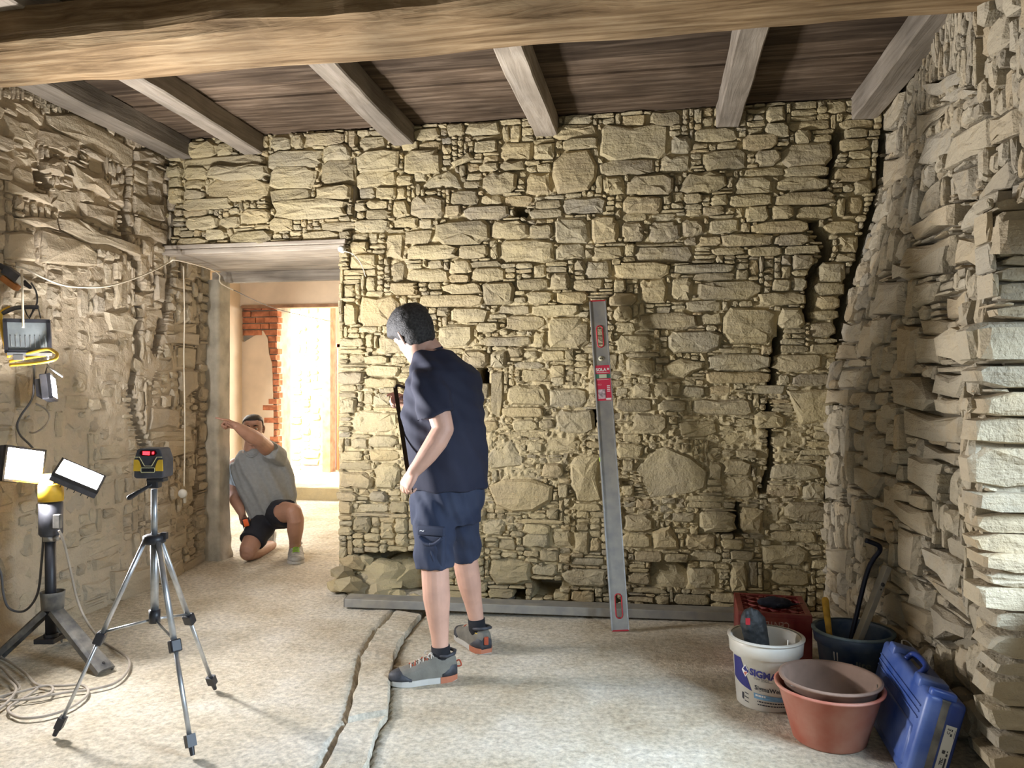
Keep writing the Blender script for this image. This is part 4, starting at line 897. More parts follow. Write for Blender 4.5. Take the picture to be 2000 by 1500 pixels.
def fl(x, y, z=.036): return G(x, y, z) + Z3 * .004
cableobj('trailing_cable', [P(116, 1035, 3.79), P(126, 1060, 3.8), P(138, 1110, 3.84), P(152, 1170, 3.85), P(172, 1215, 3.84), fl(200, 1252), fl(235, 1274), fl(253, 1290), fl(250, 1312), fl(225, 1335), fl(180, 1347), fl(130, 1353), fl(80, 1362), fl(50, 1365)], .006, M['cord'], 'long beige cord falling from the work light across the floor')
cableobj('floor_cord', [fl(-30, 1280), fl(10, 1288), fl(50, 1315), fl(75, 1338), fl(120, 1340), fl(155, 1338), fl(172, 1345), fl(170, 1360), fl(140, 1382), fl(95, 1398), fl(45, 1403), fl(20, 1392), fl(22, 1380), fl(55, 1360), fl(75, 1345, .045)], .006, M['cord'], 'outermost loop of grey cord lying on the floor by the tripod')
cableobj('floor_cord', [fl(-40, 1300), fl(0, 1302), fl(24, 1325), fl(40, 1342), fl(30, 1352), fl(0, 1365), fl(-40, 1370)], .006, M['cord'], 'inner loop of grey cord at the left edge of the floor')
cableobj('floor_cord', [fl(-40, 1380), fl(0, 1362, .042), fl(40, 1352, .044), fl(90, 1340, .042), fl(105, 1345, .042), fl(95, 1358, .042), fl(60, 1366, .04), fl(10, 1368, .04), fl(-40, 1360)], .006, M['cord'], 'grey cord crossing over the other loops in the floor tangle')
cableobj('floor_cord', [fl(-40, 1310), fl(-5, 1316, .045), fl(30, 1340, .047), fl(28, 1358, .045), fl(0, 1385), fl(-40, 1400)], .0065, M['cord'], 'thick grey cord curving out of the left edge of the picture')

# ---- long spirit level leaning on the wall --------------------------------------------
l0 = G(1211, 1231, 0.002); l1 = P(1167, 588, 4.80)
lev = empty('spirit_level', l0, 'two metre aluminium spirit level with a red label leaning on the wall', 'spirit level')
ld = (l1 - l0); LL = ld.length; ld.normalize(); ls = (RT - ld * RT.dot(ld)).normalized(); ln = ls.cross(ld); ln = -ln if ln.dot(FW) > 0 else ln
def LV(a, t, c=0): return l0 + ls * a + ld * t + ln * c
HWD, TH = .0475, .013
holes = [(LL - .30, LL - .165), (.07, .205)]
mb = MB()
def lbox(a0, a1, t0, t1, c0=-TH, c1=TH): mb.add(*box(LV((a0 + a1) / 2, (t0 + t1) / 2, (c0 + c1) / 2), ls * ((a1 - a0) / 2), ld * ((t1 - t0) / 2), ln * ((c1 - c0) / 2)))
tt = [0.004, holes[1][0], holes[1][1], holes[0][0], holes[0][1], LL - .004]
lbox(-HWD, HWD, tt[0], tt[1]); lbox(-HWD, HWD, tt[2], tt[3]); lbox(-HWD, HWD, tt[4], tt[5])
for a, b in holes:
    lbox(-HWD, -.016, a, b); lbox(.016, HWD, a, b)
mb.build('profile', M['alu_dull'], lev)
mb = MB()
for s_ in (-1, 1): mb.add(*box(LV(s_ * HWD, LL / 2, 0), ls * .003, ld * (LL / 2 - .004), ln * .0165))
mb.build('flange', M['alu'], lev)
M['red'] = plain('red_plastic', (.45, .02, .03), .45, var=.1)
for a, b in holes:
    ring = [(.019 * math.cos(t), .019 * math.sin(t)) for t in [math.pi * k / 8 for k in range(9)]]
    pts = [LV(x, b - .018 + y, TH) for x, y in ring] + [LV(-x, a + .018 - y, TH) for x, y in ring]
    mb = MB(); mb.add(*tube(pts + [pts[0]], .004, 6)); mb.build('grip_rim', M['red'], lev, True)
for t in (.002, LL - .002): mk('end_cap', *box(LV(0, t, 0), ls * HWD, ld * .004, ln * .015), M['red'], lev)
def lplate(name, a0, a1, t0, t1, mat, c, par): return mk(name, *box(LV((a0 + a1) / 2, (t0 + t1) / 2, c), ls * abs(a1 - a0) / 2, ld * abs(t1 - t0) / 2, ln * .0006), mat, par)
M['labelred'] = plain('red_label', (.55, .035, .075), .45)
M['ink_white'] = plain('white_print', (.78, .76, .72), .5)
M['ink_green'] = plain('green_vial', (.05, .17, .11), .35)
tA = LL - .415; tB = LL - .635                         # label, upper and lower end
lab = lplate('label', -.045, .045, tB, tA, M['labelred'], TH + .0008, lev)
lplate('vial_band', -.045, .045, tA - .082, tA - .055, M['ink_green'], TH + .002, lab)
lplate('vial_window', -.024, .022, tA - .08, tA - .057, plain('vial', (.55, .58, .42), .2), TH + .0032, lab)
for k in range(4): lplate('print_line', -.038, .036 - .01 * (k % 2), tA - .047 + k * .002 - (0 if k < 2 else .048), tA - .046 + k * .002 - (0 if k < 2 else .048), M['ink_white'], TH + .0022, lab)
lplate('print_picture', -.036, .008, tB + .012, tB + .07, plain('grey_print', (.45, .36, .38), .5, var=.5, scale=60), TH + .002, lab)
lplate('bar_code', .01, .042, tB + .004, tB + .016, M['ink_white'], TH + .0022, lab)
for k in range(4): lplate('print_line', .02, .038, tB + .055 + k * .011, tB + .06 + k * .011, M['ink_white'], TH + .0022, lab)
def lettering(name, s, size, place, mat, par, bold=0.0):
    v, f = text2d(s, size, bold); return mk(name, [place(x, y) for x, y in v], f, mat, par)
lettering('lettering', 'SOLA', .026, lambda x, y: LV(-.041 + x * 1.0, tA - .036 + y, TH + .0022), M['ink_white'], lab, .001)
for a_, t_ in ((.034, .0), (.034, .008), (.03, .004), (.038, .004)): lplate('logo_mark', a_ - .003, a_ + .003, tA - .031 + t_, tA - .025 + t_, M['ink_white'], TH + .0022, lab)
lettering('lettering', '11.1,?'[:4], .014, lambda x, y: LV(-.036 + x, tA - .125 + y, TH + .0022), M['ink_white'], lab)
mb = MB(); mb.add(*lathe(LV(-.004, LL - .372, TH), [(0, .003), (.014, .003), (.016, 0)], 18, ln)); vi = mb.build('vial_eye', plain('cream_vial', (.6, .57, .4), .3), lev, True)
for s_ in (-1, 1): mk('vial_mark', *box(LV(-.004 + s_ * .006, LL - .372, TH + .004), ls * .003, ld * .004, ln * .001), M['black'], vi)
mk('edge_vial', *box(LV(-HWD - .002, LL - .99, .004), ls * .006, ld * .012, ln * .01), plain('lime_vial', (.45, .6, .1), .3), lev)

# ---- long bar on the floor along the wall
b0 = G(673, 1187, .034); b1 = G(1462, 1216, .0); bd = (b1 - b0); bd.z = 0; bl = bd.length; bd.normalize(); bn = Vector((-bd.y, bd.x, 0))
bar = empty('straightedge_bar', b0, 'long grey aluminium straightedge bar lying on the floor along the back wall', 'straightedge')
def BB(t, n, z): return b0 + bd * t + bn * n + Z3 * (z - .034 * min(1, max(0, t / bl)) + .004)
sec = [(0, 0), (.13, 0), (.13, .052), (0, .052)]
v, f = rings([[BB(0, a, b) for a, b in sec], [BB(bl, a, b) for a, b in sec]]); mb = MB(); mb.add(v, f); mb.build('profile', M['alu_dull'], bar, bevel=.003)
mb = MB(); mb.add(*box(BB(-.002, .065, .026), bd * .003, bn * .063, Z3 * .025)); mb.build('end_cap', M['pvc'], bar)

# ---- white paint bucket ------------------------------------------------------------------
def bucket(par, c, r0, r1, h, mat, lip=.014, lh=.03, bandz=None, tilt=None, n=48):
    pr = [(0, 0), (r0 - .006, 0), (r0, .006)]
    def rr(z): return r0 + (r1 - r0) * z / h
    if bandz: pr += [(rr(bandz), bandz), (rr(bandz) + lip, bandz + .006), (rr(h - .02) + lip, h - .014)]
    pr += [(r1 + lip * .6, h - .008), (r1 + lip * .4, h), (r1 - .002, h), (r1 - .006, h - .012), (rr(.02) - .008, .02), (0, .02)]
    mb = MB(); mb.add(*lathe(c, pr, n)); return mb.build('body', mat, par, True)
wc = G(1494, 1378, 0); dW = 3.43
wc = P(1495, HZ, dW); wc.z = 0
wbk = empty('paint_bucket', wc, 'dusty white paint bucket with blue lettering standing before the red crate', 'bucket')
WR0, WR1, WH = .126, .148, .295
WF = (Vector((0, 0, 0)) - wc).normalized(); WS = Z3.cross(WF)
bucket(wbk, wc, WR0, WR1, WH, M['white'], lip=.014, bandz=.225)
mb = MB(); mb.add(*lathe(wc + Z3 * (WH - .004), [(WR1 + .002, 0), (WR1 + .018, .0), (WR1 + .018, .006), (WR1 + .002, .008)], 48)); mb.build('rim', M['white'], wbk, True)
def wrap(s, z, e=.0012):                                 # arc length s to the right of the side facing the viewer
    r = WR0 + (WR1 - WR0) * z / WH + e; a = s / r
    return wc + (WF * math.cos(a) + WS * math.sin(a)) * r + Z3 * z
def wrap_poly(name, pts, mat, par, e=.0012, sub=8):
    vv = []; 
    for i in range(len(pts)):
        p, q = pts[i], pts[(i + 1) % len(pts)]
        for k in range(sub): vv.append((p[0] + (q[0] - p[0]) * k / sub, p[1] + (q[1] - p[1]) * k / sub))
    n = len(vv); c = (sum(p[0] for p in vv) / n, sum(p[1] for p in vv) / n)
    V = [wrap(*p, e) for p in vv]; F = []
    mid = [wrap((p[0] + c[0]) / 2, (p[1] + c[1]) / 2, e) for p in vv]; V += mid + [wrap(*c, e)]
    for j in range(n):
        k = (j + 1) % n; F += [(j, k, n + k, n + j), (n + j, n + k, 2 * n)]
    return mk(name, V, F, mat, par)
M['navy'] = plain('navy_print', (.022, .022, .16), .5); M['ink'] = plain('dark_print', (.03, .03, .04), .55); M['skyblue'] = plain('sky_blue_print', (.16, .33, .5), .5)
wrap_poly('blue_swoosh', [(-.175, .215), (-.118, .218), (-.06, .085), (-.115, .1), (-.175, .12)], M['navy'], wbk)
wrap_poly('colour_band', [(-.052, .082), (.09, .066), (.09, .046), (-.05, .058)], M['skyblue'], wbk)
wrap_poly('logo_diamond', [(-.092, .196), (-.072, .168), (-.092, .14), (-.112, .168)], M['ink_white'], wbk, .0018)
wrap_poly('logo_mark', [(-.092, .190), (-.08, .172), (-.092, .166), (-.104, .172)], M['navy'], wbk, .0024)
wrap_poly('logo_mark', [(-.08, .164), (-.092, .146), (-.1, .158), (-.092, .163)], plain('logo_red', (.5, .15, .1), .5), wbk, .0024)
wrap_poly('logo_mark', [(-.074, .168), (-.08, .160), (-.086, .168), (-.08, .176)], M['navy'], wbk, .0024)
def wtext(s, size, x0, z0, mat, slope=-.1, bold=0.0): 
    v, f = text2d(s, size, bold); return mk('lettering', [wrap(x0 + x, z0 + y + slope * x, .0016) for x, y in v], f, mat, wbk)
wtext('SIGMA', .040, -.070, .158, M['navy'], -.13, .0016)
wtext('COATINGS', .013, -.052, .142, M['ink'], -.1)
wtext('SigmaWeiss', .027, -.048, .098, M['ink'], -.12, .0005)
rgw = random.Random(6)
def wdash(x0, x1, z, h, mat, slope):
    x = x0
    while x < x1:
        w_ = rgw.uniform(.004, .012); wrap_poly('print_dash', [(x, z + slope * x), (x + w_, z + slope * (x + w_)), (x + w_, z - h + slope * (x + w_)), (x, z - h + slope * x)], mat, wbk, .0018, 2); x += w_ + .0025
wdash(-.044, -.005, .073, .008, M['ink_white'], -.08); wdash(-.036, .085, .047, .005, M['ink'], -.06); wdash(-.034, .085, .034, .005, M['ink'], -.06)
wrap_poly('rule', [(-.02, .1365), (.03, .133), (.03, .132), (-.02, .1355)], M['ink'], wbk, .0014)
for k in range(3): wrap_poly('print_bar', [(-.096, .072 - k * .018), (-.076, .068 - k * .018), (-.076, .064 - k * .018), (-.096, .068 - k * .018)], M['ink'], wbk, sub=3)
wrap_poly('print_block', [(-.112, .068), (-.101, .066), (-.101, .035), (-.112, .04)], M['ink'], wbk, sub=3)
mb = MB(); mb.add(*cyl(wc + vpx(.06, -.1, WH - .05), wc + vpx(.062, -.1, WH + .012), .003)); mb.build('wire_end', M['white'], wbk, True)
# dark work glove / tool bag standing in the bucket
gl = empty('work_glove', wc + Z3 * .03, 'black work glove standing upright in the white paint bucket', 'glove')
M['rubber'] = plain('black_rubber', (.022, .025, .027), .6, var=.4, scale=25, bump=.5, bscale=60)
def gp(x, y, dd=0): return P(x, y, 3.43 + dd)
mb = MB()
mb.add(*tube(spline([gp(1472, 1330), gp(1478, 1270), gp(1474, 1232), gp(1468, 1206), gp(1464, 1193)], 4), [.05] * 4 + [.056] * 4 + [.058] * 4 + [.05, .045, .04, .034] + [.016], 14, FW, flat=.6, round_ends=True))
mb.add(*tube(spline([gp(1474, 1250), gp(1455, 1225), gp(1454, 1205), gp(1460, 1195)], 4), [.018] * 13, 10, round_ends=True))
for k, (x, y) in enumerate(((1456, 1196), (1466, 1190), (1475, 1194), (1482, 1202))): mb.add(*tube([gp(x + 4, y + 30, -.02), gp(x, y, -.01)], [.016, .012], 10, round_ends=True))
V, N, F = remesh(mb, .005, 3); V = V + N * (.006 * (fbm(V, 40, 3) - .5))[:, None]; mk('glove_body', V, F, M['rubber'], gl, True)
mk('red_patch', *box(gp(1460, 1213, -.045), RT * .009, FW * .004, Z3 * .014), M['red'], gl)

# ---- red crate (bottom up) ------------------------------------------------------------------
cz = .30
k00, k10, k01, k11 = [G(x, y, cz) for x, y in ((1441, 1193), (1586, 1202), (1452, 1148), (1589, 1160))]
cxd = (k10 - k00).normalized(); cyd = Vector((-cxd.y, cxd.x, 0)); CW = (k10 - k00).length; CDp = .36
co = Vector((k00.x, k00.y, 0)); crate = empty('bottle_crate', co + cxd * CW / 2 + cyd * CDp / 2, 'dark red plastic bottle crate turned upside down behind the white bucket', 'crate')
M['crate'] = plain('crate_red', (.22, .012, .016), .4, var=.2, scale=8, dust=(.3, .12, .08), dustamt=.5)
def CR(a, b, z): return co + cxd * a + cyd * b + Z3 * z
def cbox(mb, a0, a1, b0, b1, z0, z1): mb.add(*box(CR((a0 + a1) / 2, (b0 + b1) / 2, (z0 + z1) / 2), cxd * (a1 - a0) / 2, cyd * (b1 - b0) / 2, Z3 * (z1 - z0) / 2))
mb = MB(); cbox(mb, 0, CW, 0, .012, 0, cz - .012); mb.build('front_wall', M['crate'], crate, bevel=.004)
mb = MB(); cbox(mb, 0, CW, CDp - .012, CDp, 0, cz - .012); mb.build('back_wall', M['crate'], crate, bevel=.004)
for a in (0, CW - .012):
    mb = MB(); cbox(mb, a, a + .012, .012, CDp - .012, 0, cz - .012); mb.build('side_wall', M['crate'], crate, bevel=.004)
mb = MB(); cbox(mb, .0, CW, -.002, .022, cz - .02, cz); cbox(mb, 0, CW, CDp - .022, CDp, cz - .02, cz); cbox(mb, 0, .03, .022, CDp - .022, cz - .02, cz); cbox(mb, CW - .03, CW, .022, CDp - .022, cz - .02, cz); mb.build('bottom_frame', M['crate'], crate, bevel=.003)
mb = MB(); cbox(mb, CW - .1, CW - .085, -.006, .0, 0, cz - .03); mb.build('front_rib', M['crate'], crate)
for sgn in (1, -1):                                       # lattice of the crate bottom
    for k in range(-6, 8):
        o_ = k * .075; pts = []
        for t in (0, 1):
            a = .03 if t == 0 else CW - .03
            pts.append((a, o_ + (a - .03) * sgn * .8 + (0 if sgn > 0 else CDp * .95)))
        (a0, q0), (a1, q1) = pts; lo, hi = .022, CDp - .022
        ts = sorted([max(0, min(1, (lo - q0) / (q1 - q0))), max(0, min(1, (hi - q0) / (q1 - q0)))])
        if ts[1] - ts[0] < .03: continue
        p = CR(a0 + (a1 - a0) * ts[0], q0 + (q1 - q0) * ts[0], cz - .011); q = CR(a0 + (a1 - a0) * ts[1], q0 + (q1 - q0) * ts[1], cz - .011)
        d = (q - p); mb = MB(); mb.add(*box((p + q) / 2, d / 2, Z3.cross(d).normalized() * .0035, Z3 * .008)); mb.build('lattice_bar', M['crate'], crate)
M['crateink'] = plain('crate_print', (.5, .36, .3), .6)
lettering('lettering', 'CENTERAN', .05, lambda x, y: CR(CW - .105 - x * .72, -.0035, cz - .04 - .0 - y * .9), M['crateink'], crate)
cap = empty('crumpled_cloth', CR(CW * .55, .11, cz), 'crumpled dark navy cloth lying on the red crate', 'cloth')
mb = MB(); cc = CR(CW * .53, .13, cz + .02); mb.add(*tube([cc - cxd * .05, cc, cc + cxd * .05], [.035, .045, .038], 14, Z3, True, .62)); mb.add(*tube([cc + cxd * .02 - cyd * .05, cc + cxd * .09 - cyd * .02, cc + cxd * .14 + cyd * .015], [.012, .011, .006], 8, Z3, True, .5))
V, N, F = remesh(mb, .005, 3); V = V + N * (.016 * (fbm(V, 22, 6) - .5))[:, None]; mk('cloth', V, F, plain('navy_cloth', (.006, .008, .018), .9), cap, True)

# ---- blue bucket with tools -----------------------------------------------------------------
bc = P(1665, HZ, 3.62); bc.z = 0
bb = empty('blue_bucket', bc, 'blue mortar-smeared bucket in the corner holding tools', 'bucket')
M['blue'] = plain('blue_plastic', (.012, .065, .20), .4, var=.25, scale=7, dust=(.22, .26, .28), dustamt=.6)
bucket(bb, bc, .135, .168, .262, M['blue'], lip=.012, bandz=.20)
mb = MB(); mb.add(*lathe(bc + Z3 * .256, [(.168, 0), (.184, 0), (.184, .008), (.168, .01)], 48)); mb.build('rim', plain('smeared_rim', (.13, .19, .23), .6, var=.4, scale=14), bb, True)
BF = (Vector((0, 0, 0)) - bc).normalized(); BS = Z3.cross(BF)
def wrapb(s, z): a = s / .157; r = .1365 + .033 * z / .262 + .001; return bc + (BF * math.cos(a) + BS * math.sin(a)) * r + Z3 * z
v, f = text2d('lite', .055); mk('lettering', [wrapb(.01 + x, .132 + y * .8) for x, y in v], f, plain('pale_green_print', (.25, .30, .26), .6), bb)
for k in range(4): mk('print_dash', [wrapb(-.05 + k * .013, .15), wrapb(-.04 + k * .013, .15), wrapb(-.04 + k * .013, .14), wrapb(-.05 + k * .013, .14)], [(0, 1, 2, 3)], M['crateink'], bb)
for s_ in (-.085, -.07): mk('paint_drip', [wrapb(s_, .19), wrapb(s_ + .006, .19), wrapb(s_ + .005, .15), wrapb(s_ + .001, .15)], [(0, 1, 2, 3)], M['ink_white'], bb)
hn0, hn1 = P(1626, 1300, 3.58), P(1611, 1172, 3.68)
yh = empty('hammer_handle', hn0, 'worn yellow tool handle sticking out of the blue bucket', 'tool handle')
mb = MB(); mb.add(*tube([hn0, hn0.lerp(hn1, .5), hn1], [.014, .0135, .0165], 14, round_ends=True)); mb.build('handle', plain('worn_yellow', (.50, .30, .035), .6, var=.3, scale=18), yh, True)
pb = empty('pry_bar', P(1655, 1260, 3.75), 'dark blue bent pry bar leaning from the blue bucket to the wall', 'pry bar')
mb = MB(); mb.add(*tube(spline([P(1655, 1275, 3.66), P(1672, 1200, 3.70), P(1692, 1120, 3.70), P(1705, 1092, 3.69), P(1717, 1076, 3.67), P(1716, 1066, 3.66), P(1704, 1060, 3.66), P(1690, 1055, 3.66)], 4), .0115, 12)); mb.build('bar', plain('blue_black_steel', (.012, .016, .035), .4, .4), pb, True)
s0, s1 = P(1662, 1280, 3.58), P(1732, 1106, 3.64); sl = empty('small_level', s0, 'short aluminium box level standing slanted in the blue bucket', 'spirit level')
sd = (s1 - s0); SLn = sd.length; sd.normalize(); sa = (RT - sd * RT.dot(sd)).normalized(); sb = sa.cross(sd); sb = -sb if sb.dot(FW) > 0 else sb
mb = MB(); mb.add(*box((s0 + s1) / 2, sa * .0125, sd * SLn / 2, sb * .027)); mb.build('profile', M['alu_dull'], sl, bevel=.002)
mb = MB(); mb.add(*lathe(s0 + sd * (SLn - .09) + sb * .0275, [(0, .001), (.009, .001), (.01, -.002)], 16, sb)); mb.build('vial', M['dark'], sl, True)
mb = MB(); mb.add(*box(s0 + sd * (SLn - .115) + sb * .0275, sa * .003, sd * .004, sb * .001)); mb.build('vial_mark', M['black'], sl)

# ---- two nested red builder's buckets ----------------------------------------------------------
rc = P(1618, HZ, 3.07); rc.z = 0
M['terra'] = plain('terracotta_plastic', (.47, .125, .075), .6, var=.18, scale=6, dust=(.50, .36, .28), dustamt=.5)
M['terra_in'] = plain('dusty_rubber', (.24, .16, .12), .8, var=.2, scale=8)
for i, (dz, dr, dx, lab_) in enumerate(((0, .0, 0, 'outer terracotta red mortar tub on the floor before the blue bucket'), (.03, -.014, .004, 'inner dusty mortar tub nested inside the terracotta one, with a wire handle'))):
    b_ = empty('mortar_tub', rc + Z3 * (dz + .002), lab_, 'tub', 'nested mortar tubs')
    c0 = rc + RT * dx + Z3 * dz; r0, r1, h = .138 + dr, .195 + dr, .218
    pr = [(0, 0), (r0 - .006, 0), (r0, .006), (r1, h - .012), (r1 + .012, h - .008), (r1 + .014, h), (r1 + .004, h + .003), (r1 - .006, h - .004), (r0 - .005, .014), (0, .014)]
    mb = MB(); mb.add(*lathe(c0, pr, 56)); mb.build('body', M['terra'] if i == 0 else M['terra_in'], b_, True)
    if i == 1:
        a = c0 + Z3 * (h - .012)
        mb = MB(); mb.add(*tube(spline([a - RT * (r1 - .004) - FW * .06, a - RT * .1 - FW * .13, a + RT * .02 - FW * .155, a + RT * .12 - FW * .125, a + RT * (r1 - .02) - FW * .06], 6), .0035, 8)); mb.build('wire_handle', M['steel'], b_, True)

# ---- blue tool case ---------------------------------------------------------------------------
tf = Vector((.88, 2.93, 0)); tbk = Vector((.905, 3.54, 0)); ty = (tbk - tf).normalized(); tx = Vector((ty.y, -ty.x, 0)); TL = (tbk - tf).length
lean = (Z3 + tx * .26).normalized(); nx = (tx - lean * tx.dot(lean)).normalized()
case = empty('tool_case', tf + ty * TL / 2, 'blue plastic tool case standing on edge against the right wall', 'tool case')
M['case'] = plain('case_blue', (.018, .075, .36), .42, var=.25, scale=6, dust=(.28, .34, .48), dustamt=.35)
M['case2'] = plain('case_dark_blue', (.008, .03, .17), .45, var=.2, scale=7)
def TC(a, b, c): return tf + nx * a + ty * b + lean * c + Z3 * .002
TWd, THt = .135, .33
def tbox(a0, a1, b0, b1, c0, c1): return box(TC((a0 + a1) / 2, (b0 + b1) / 2, (c0 + c1) / 2), nx * (a1 - a0) / 2, ty * (b1 - b0) / 2, lean * (c1 - c0) / 2)
mb = MB(); mb.add(*tbox(0, .062, 0, TL, 0, THt)); mb.build('lid_shell', M['case'], case, True, bevel=.02, seg=3)
mb = MB(); mb.add(*tbox(.068, TWd, 0, TL, 0, THt)); mb.build('base_shell', M['case2'], case, True, bevel=.02, seg=3)
mb = MB(); mb.add(*tbox(.05, .082, .004, TL - .004, .006, THt - .006)); mb.build('seam', M['pvc'], case, bevel=.004)
mb = MB(); mb.add(*tbox(-.008, .01, .05, TL - .05, .04, THt - .14)); mb.build('side_relief', M['case'], case, True, bevel=.01)
for k in range(3): mk('relief_rib', *tbox(-.006, .004, .03, TL - .03, THt - .06 - k * .022, THt - .055 - k * .022), M['case'], case)
for y0 in (.10, TL - .16):
    mb = MB(); mb.add(*tbox(-.002, .1, y0, y0 + .075, THt - .02, THt + .022)); mb.build('latch', M['case'], case, True, bevel=.008)
mb = MB(); mb.add(*tbox(.012, .1, .01, .045, THt - .01, THt + .02)); mb.build('corner_block', M['case'], case, True, bevel=.008)
mb = MB(); mb.add(*tube(spline([TC(.03, .22, THt), TC(.05, .225, THt + .03), TC(.06, .3, THt + .034), TC(.05, .38, THt + .03), TC(.03, .385, THt)], 5), .011, 10)); mb.build('handle', M['case2'], case, True)
mb = MB(); mb.add(*tube(spline([TC(.06, TL - .08, THt), TC(.06, TL - .03, THt + .02), TC(.09, TL - .02, THt + .02), TC(.13, TL - .03, THt - .01)], 5), .003, 6)); mb.build('wire_loop', M['steel'], case, True)
M['stick'] = plain('case_label', (.55, .54, .5), .6)
def tlab(a, c, e=.002): return TC(a, -e, c)
LA0, LA1, LC0, LC1 = .083, .117, .07, .245
st = mk('label', [tlab(LA0, LC0), tlab(LA1, LC0), tlab(LA1, LC1), tlab(LA0, LC1), tlab(LA0, LC0, -.006), tlab(LA1, LC0, -.006), tlab(LA1, LC1, -.006), tlab(LA0, LC1, -.006)], [(0, 1, 2, 3), (4, 7, 6, 5), (0, 4, 5, 1), (1, 5, 6, 2), (2, 6, 7, 3), (3, 7, 4, 0)], M['stick'], case)
def ltext(s, size, a, c, bold=0.0): v, f = text2d(s, size, bold); mk('lettering', [tlab(a - y, c + x, .003) for x, y in v], f, M['ink'], st)
ltext('A', .02, LA0 + .019, LC0 + .008, .001); ltext('TEC', .014, LA0 + .018, LC0 + .032, .0006); ltext('C E', .014, LA0 + .016, LC1 - .03, .0004)

def lbar(a0, a1, c0, c1): mk('print_dash', [tlab(a0, c0, .003), tlab(a1, c0, .003), tlab(a1, c1, .003), tlab(a0, c1, .003)], [(0, 1, 2, 3)], M['ink'], st)
lbar(LA1 - .012, LA1 - .006, LC0 + .008, LC0 + .06); lbar(LA1 - .012, LA1 - .006, LC0 + .066, LC0 + .076); lbar(LA1 - .011, LA1 - .007, LC0 + .081, LC0 + .087)
lbar(LA1 - .016, LA1 - .010, LC1 - .036, LC1 - .026); lbar(LA1 - .015, LA1 - .011, LC1 - .018, LC1 - .01); lbar(LA1 - .004, LA1 - .0025, LC1 - .042, LC1 - .01)
mk('print_block', [tlab(LA0 + .008, LC0 + .074, .003), tlab(LA0 + .018, LC0 + .074, .003), tlab(LA0 + .018, LC0 + .086, .003), tlab(LA0 + .008, LC0 + .086, .003)], [(0, 1, 2, 3)], M['ink'], st)

# ================================================================== PEOPLE
M['skin'] = plain('skin', (.56, .325, .24), .55, var=.10, scale=9, bump=.12, bscale=120)
M['skin2'] = plain('skin_tanned', (.40, .215, .145), .5, var=.10, scale=9, bump=.12, bscale=120)
M['hair_grey'] = plain('dark_greying_hair', (.02, .018, .018), .7, var=.5, scale=90, bump=1.0, bscale=120, dust=(.20, .19, .185), dustamt=.12)
M['hair_dark'] = plain('short_dark_hair', (.010, .008, .007), .6, var=.3, scale=60, bump=.6, bscale=200)
M['tee_navy'] = plain('navy_cotton', (.010, .013, .034), .85, var=.12, scale=5, bump=.15, bscale=400, dust=(.05, .05, .07), dustamt=.18)
M['short_navy'] = plain('navy_canvas', (.013, .022, .055), .85, var=.15, scale=6, bump=.2, bscale=350, dust=(.09, .10, .13), dustamt=.2)
M['tee_grey'] = plain('grey_marl_cotton', (.27, .28, .28), .9, var=.07, scale=40, bump=.12, bscale=300)
M['short_black'] = plain('black_shorts', (.016, .017, .025), .85, var=.2, scale=8, bump=.15, bscale=300)
M['sock'] = plain('black_sock', (.008, .008, .011), .9, bump=.3, bscale=300)
M['shoe_grey'] = plain('grey_suede', (.16, .15, .125), .8, var=.15, scale=20, bump=.3, bscale=200)
M['shoe_dark'] = plain('dark_rubber', (.035, .037, .045), .6, var=.3, scale=40)
M['sole_white'] = plain('pale_sole', (.52, .50, .46), .6); M['sole_orange'] = plain('orange_sole', (.42, .15, .08), .6)
M['lace'] = plain('pale_lace', (.5, .45, .38), .7); M['lace_red'] = plain('rust_lace', (.38, .07, .03), .7); M['lime'] = plain('lime_lace', (.30, .55, .03), .6)
M['eye'] = plain('eye_white', (.7, .68, .66), .2); M['iris'] = plain('iris', (.03, .018, .01), .15); M['brow'] = plain('eyebrow', (.03, .022, .018), .8)
M['print'] = plain('white_crest', (.6, .62, .66), .6)

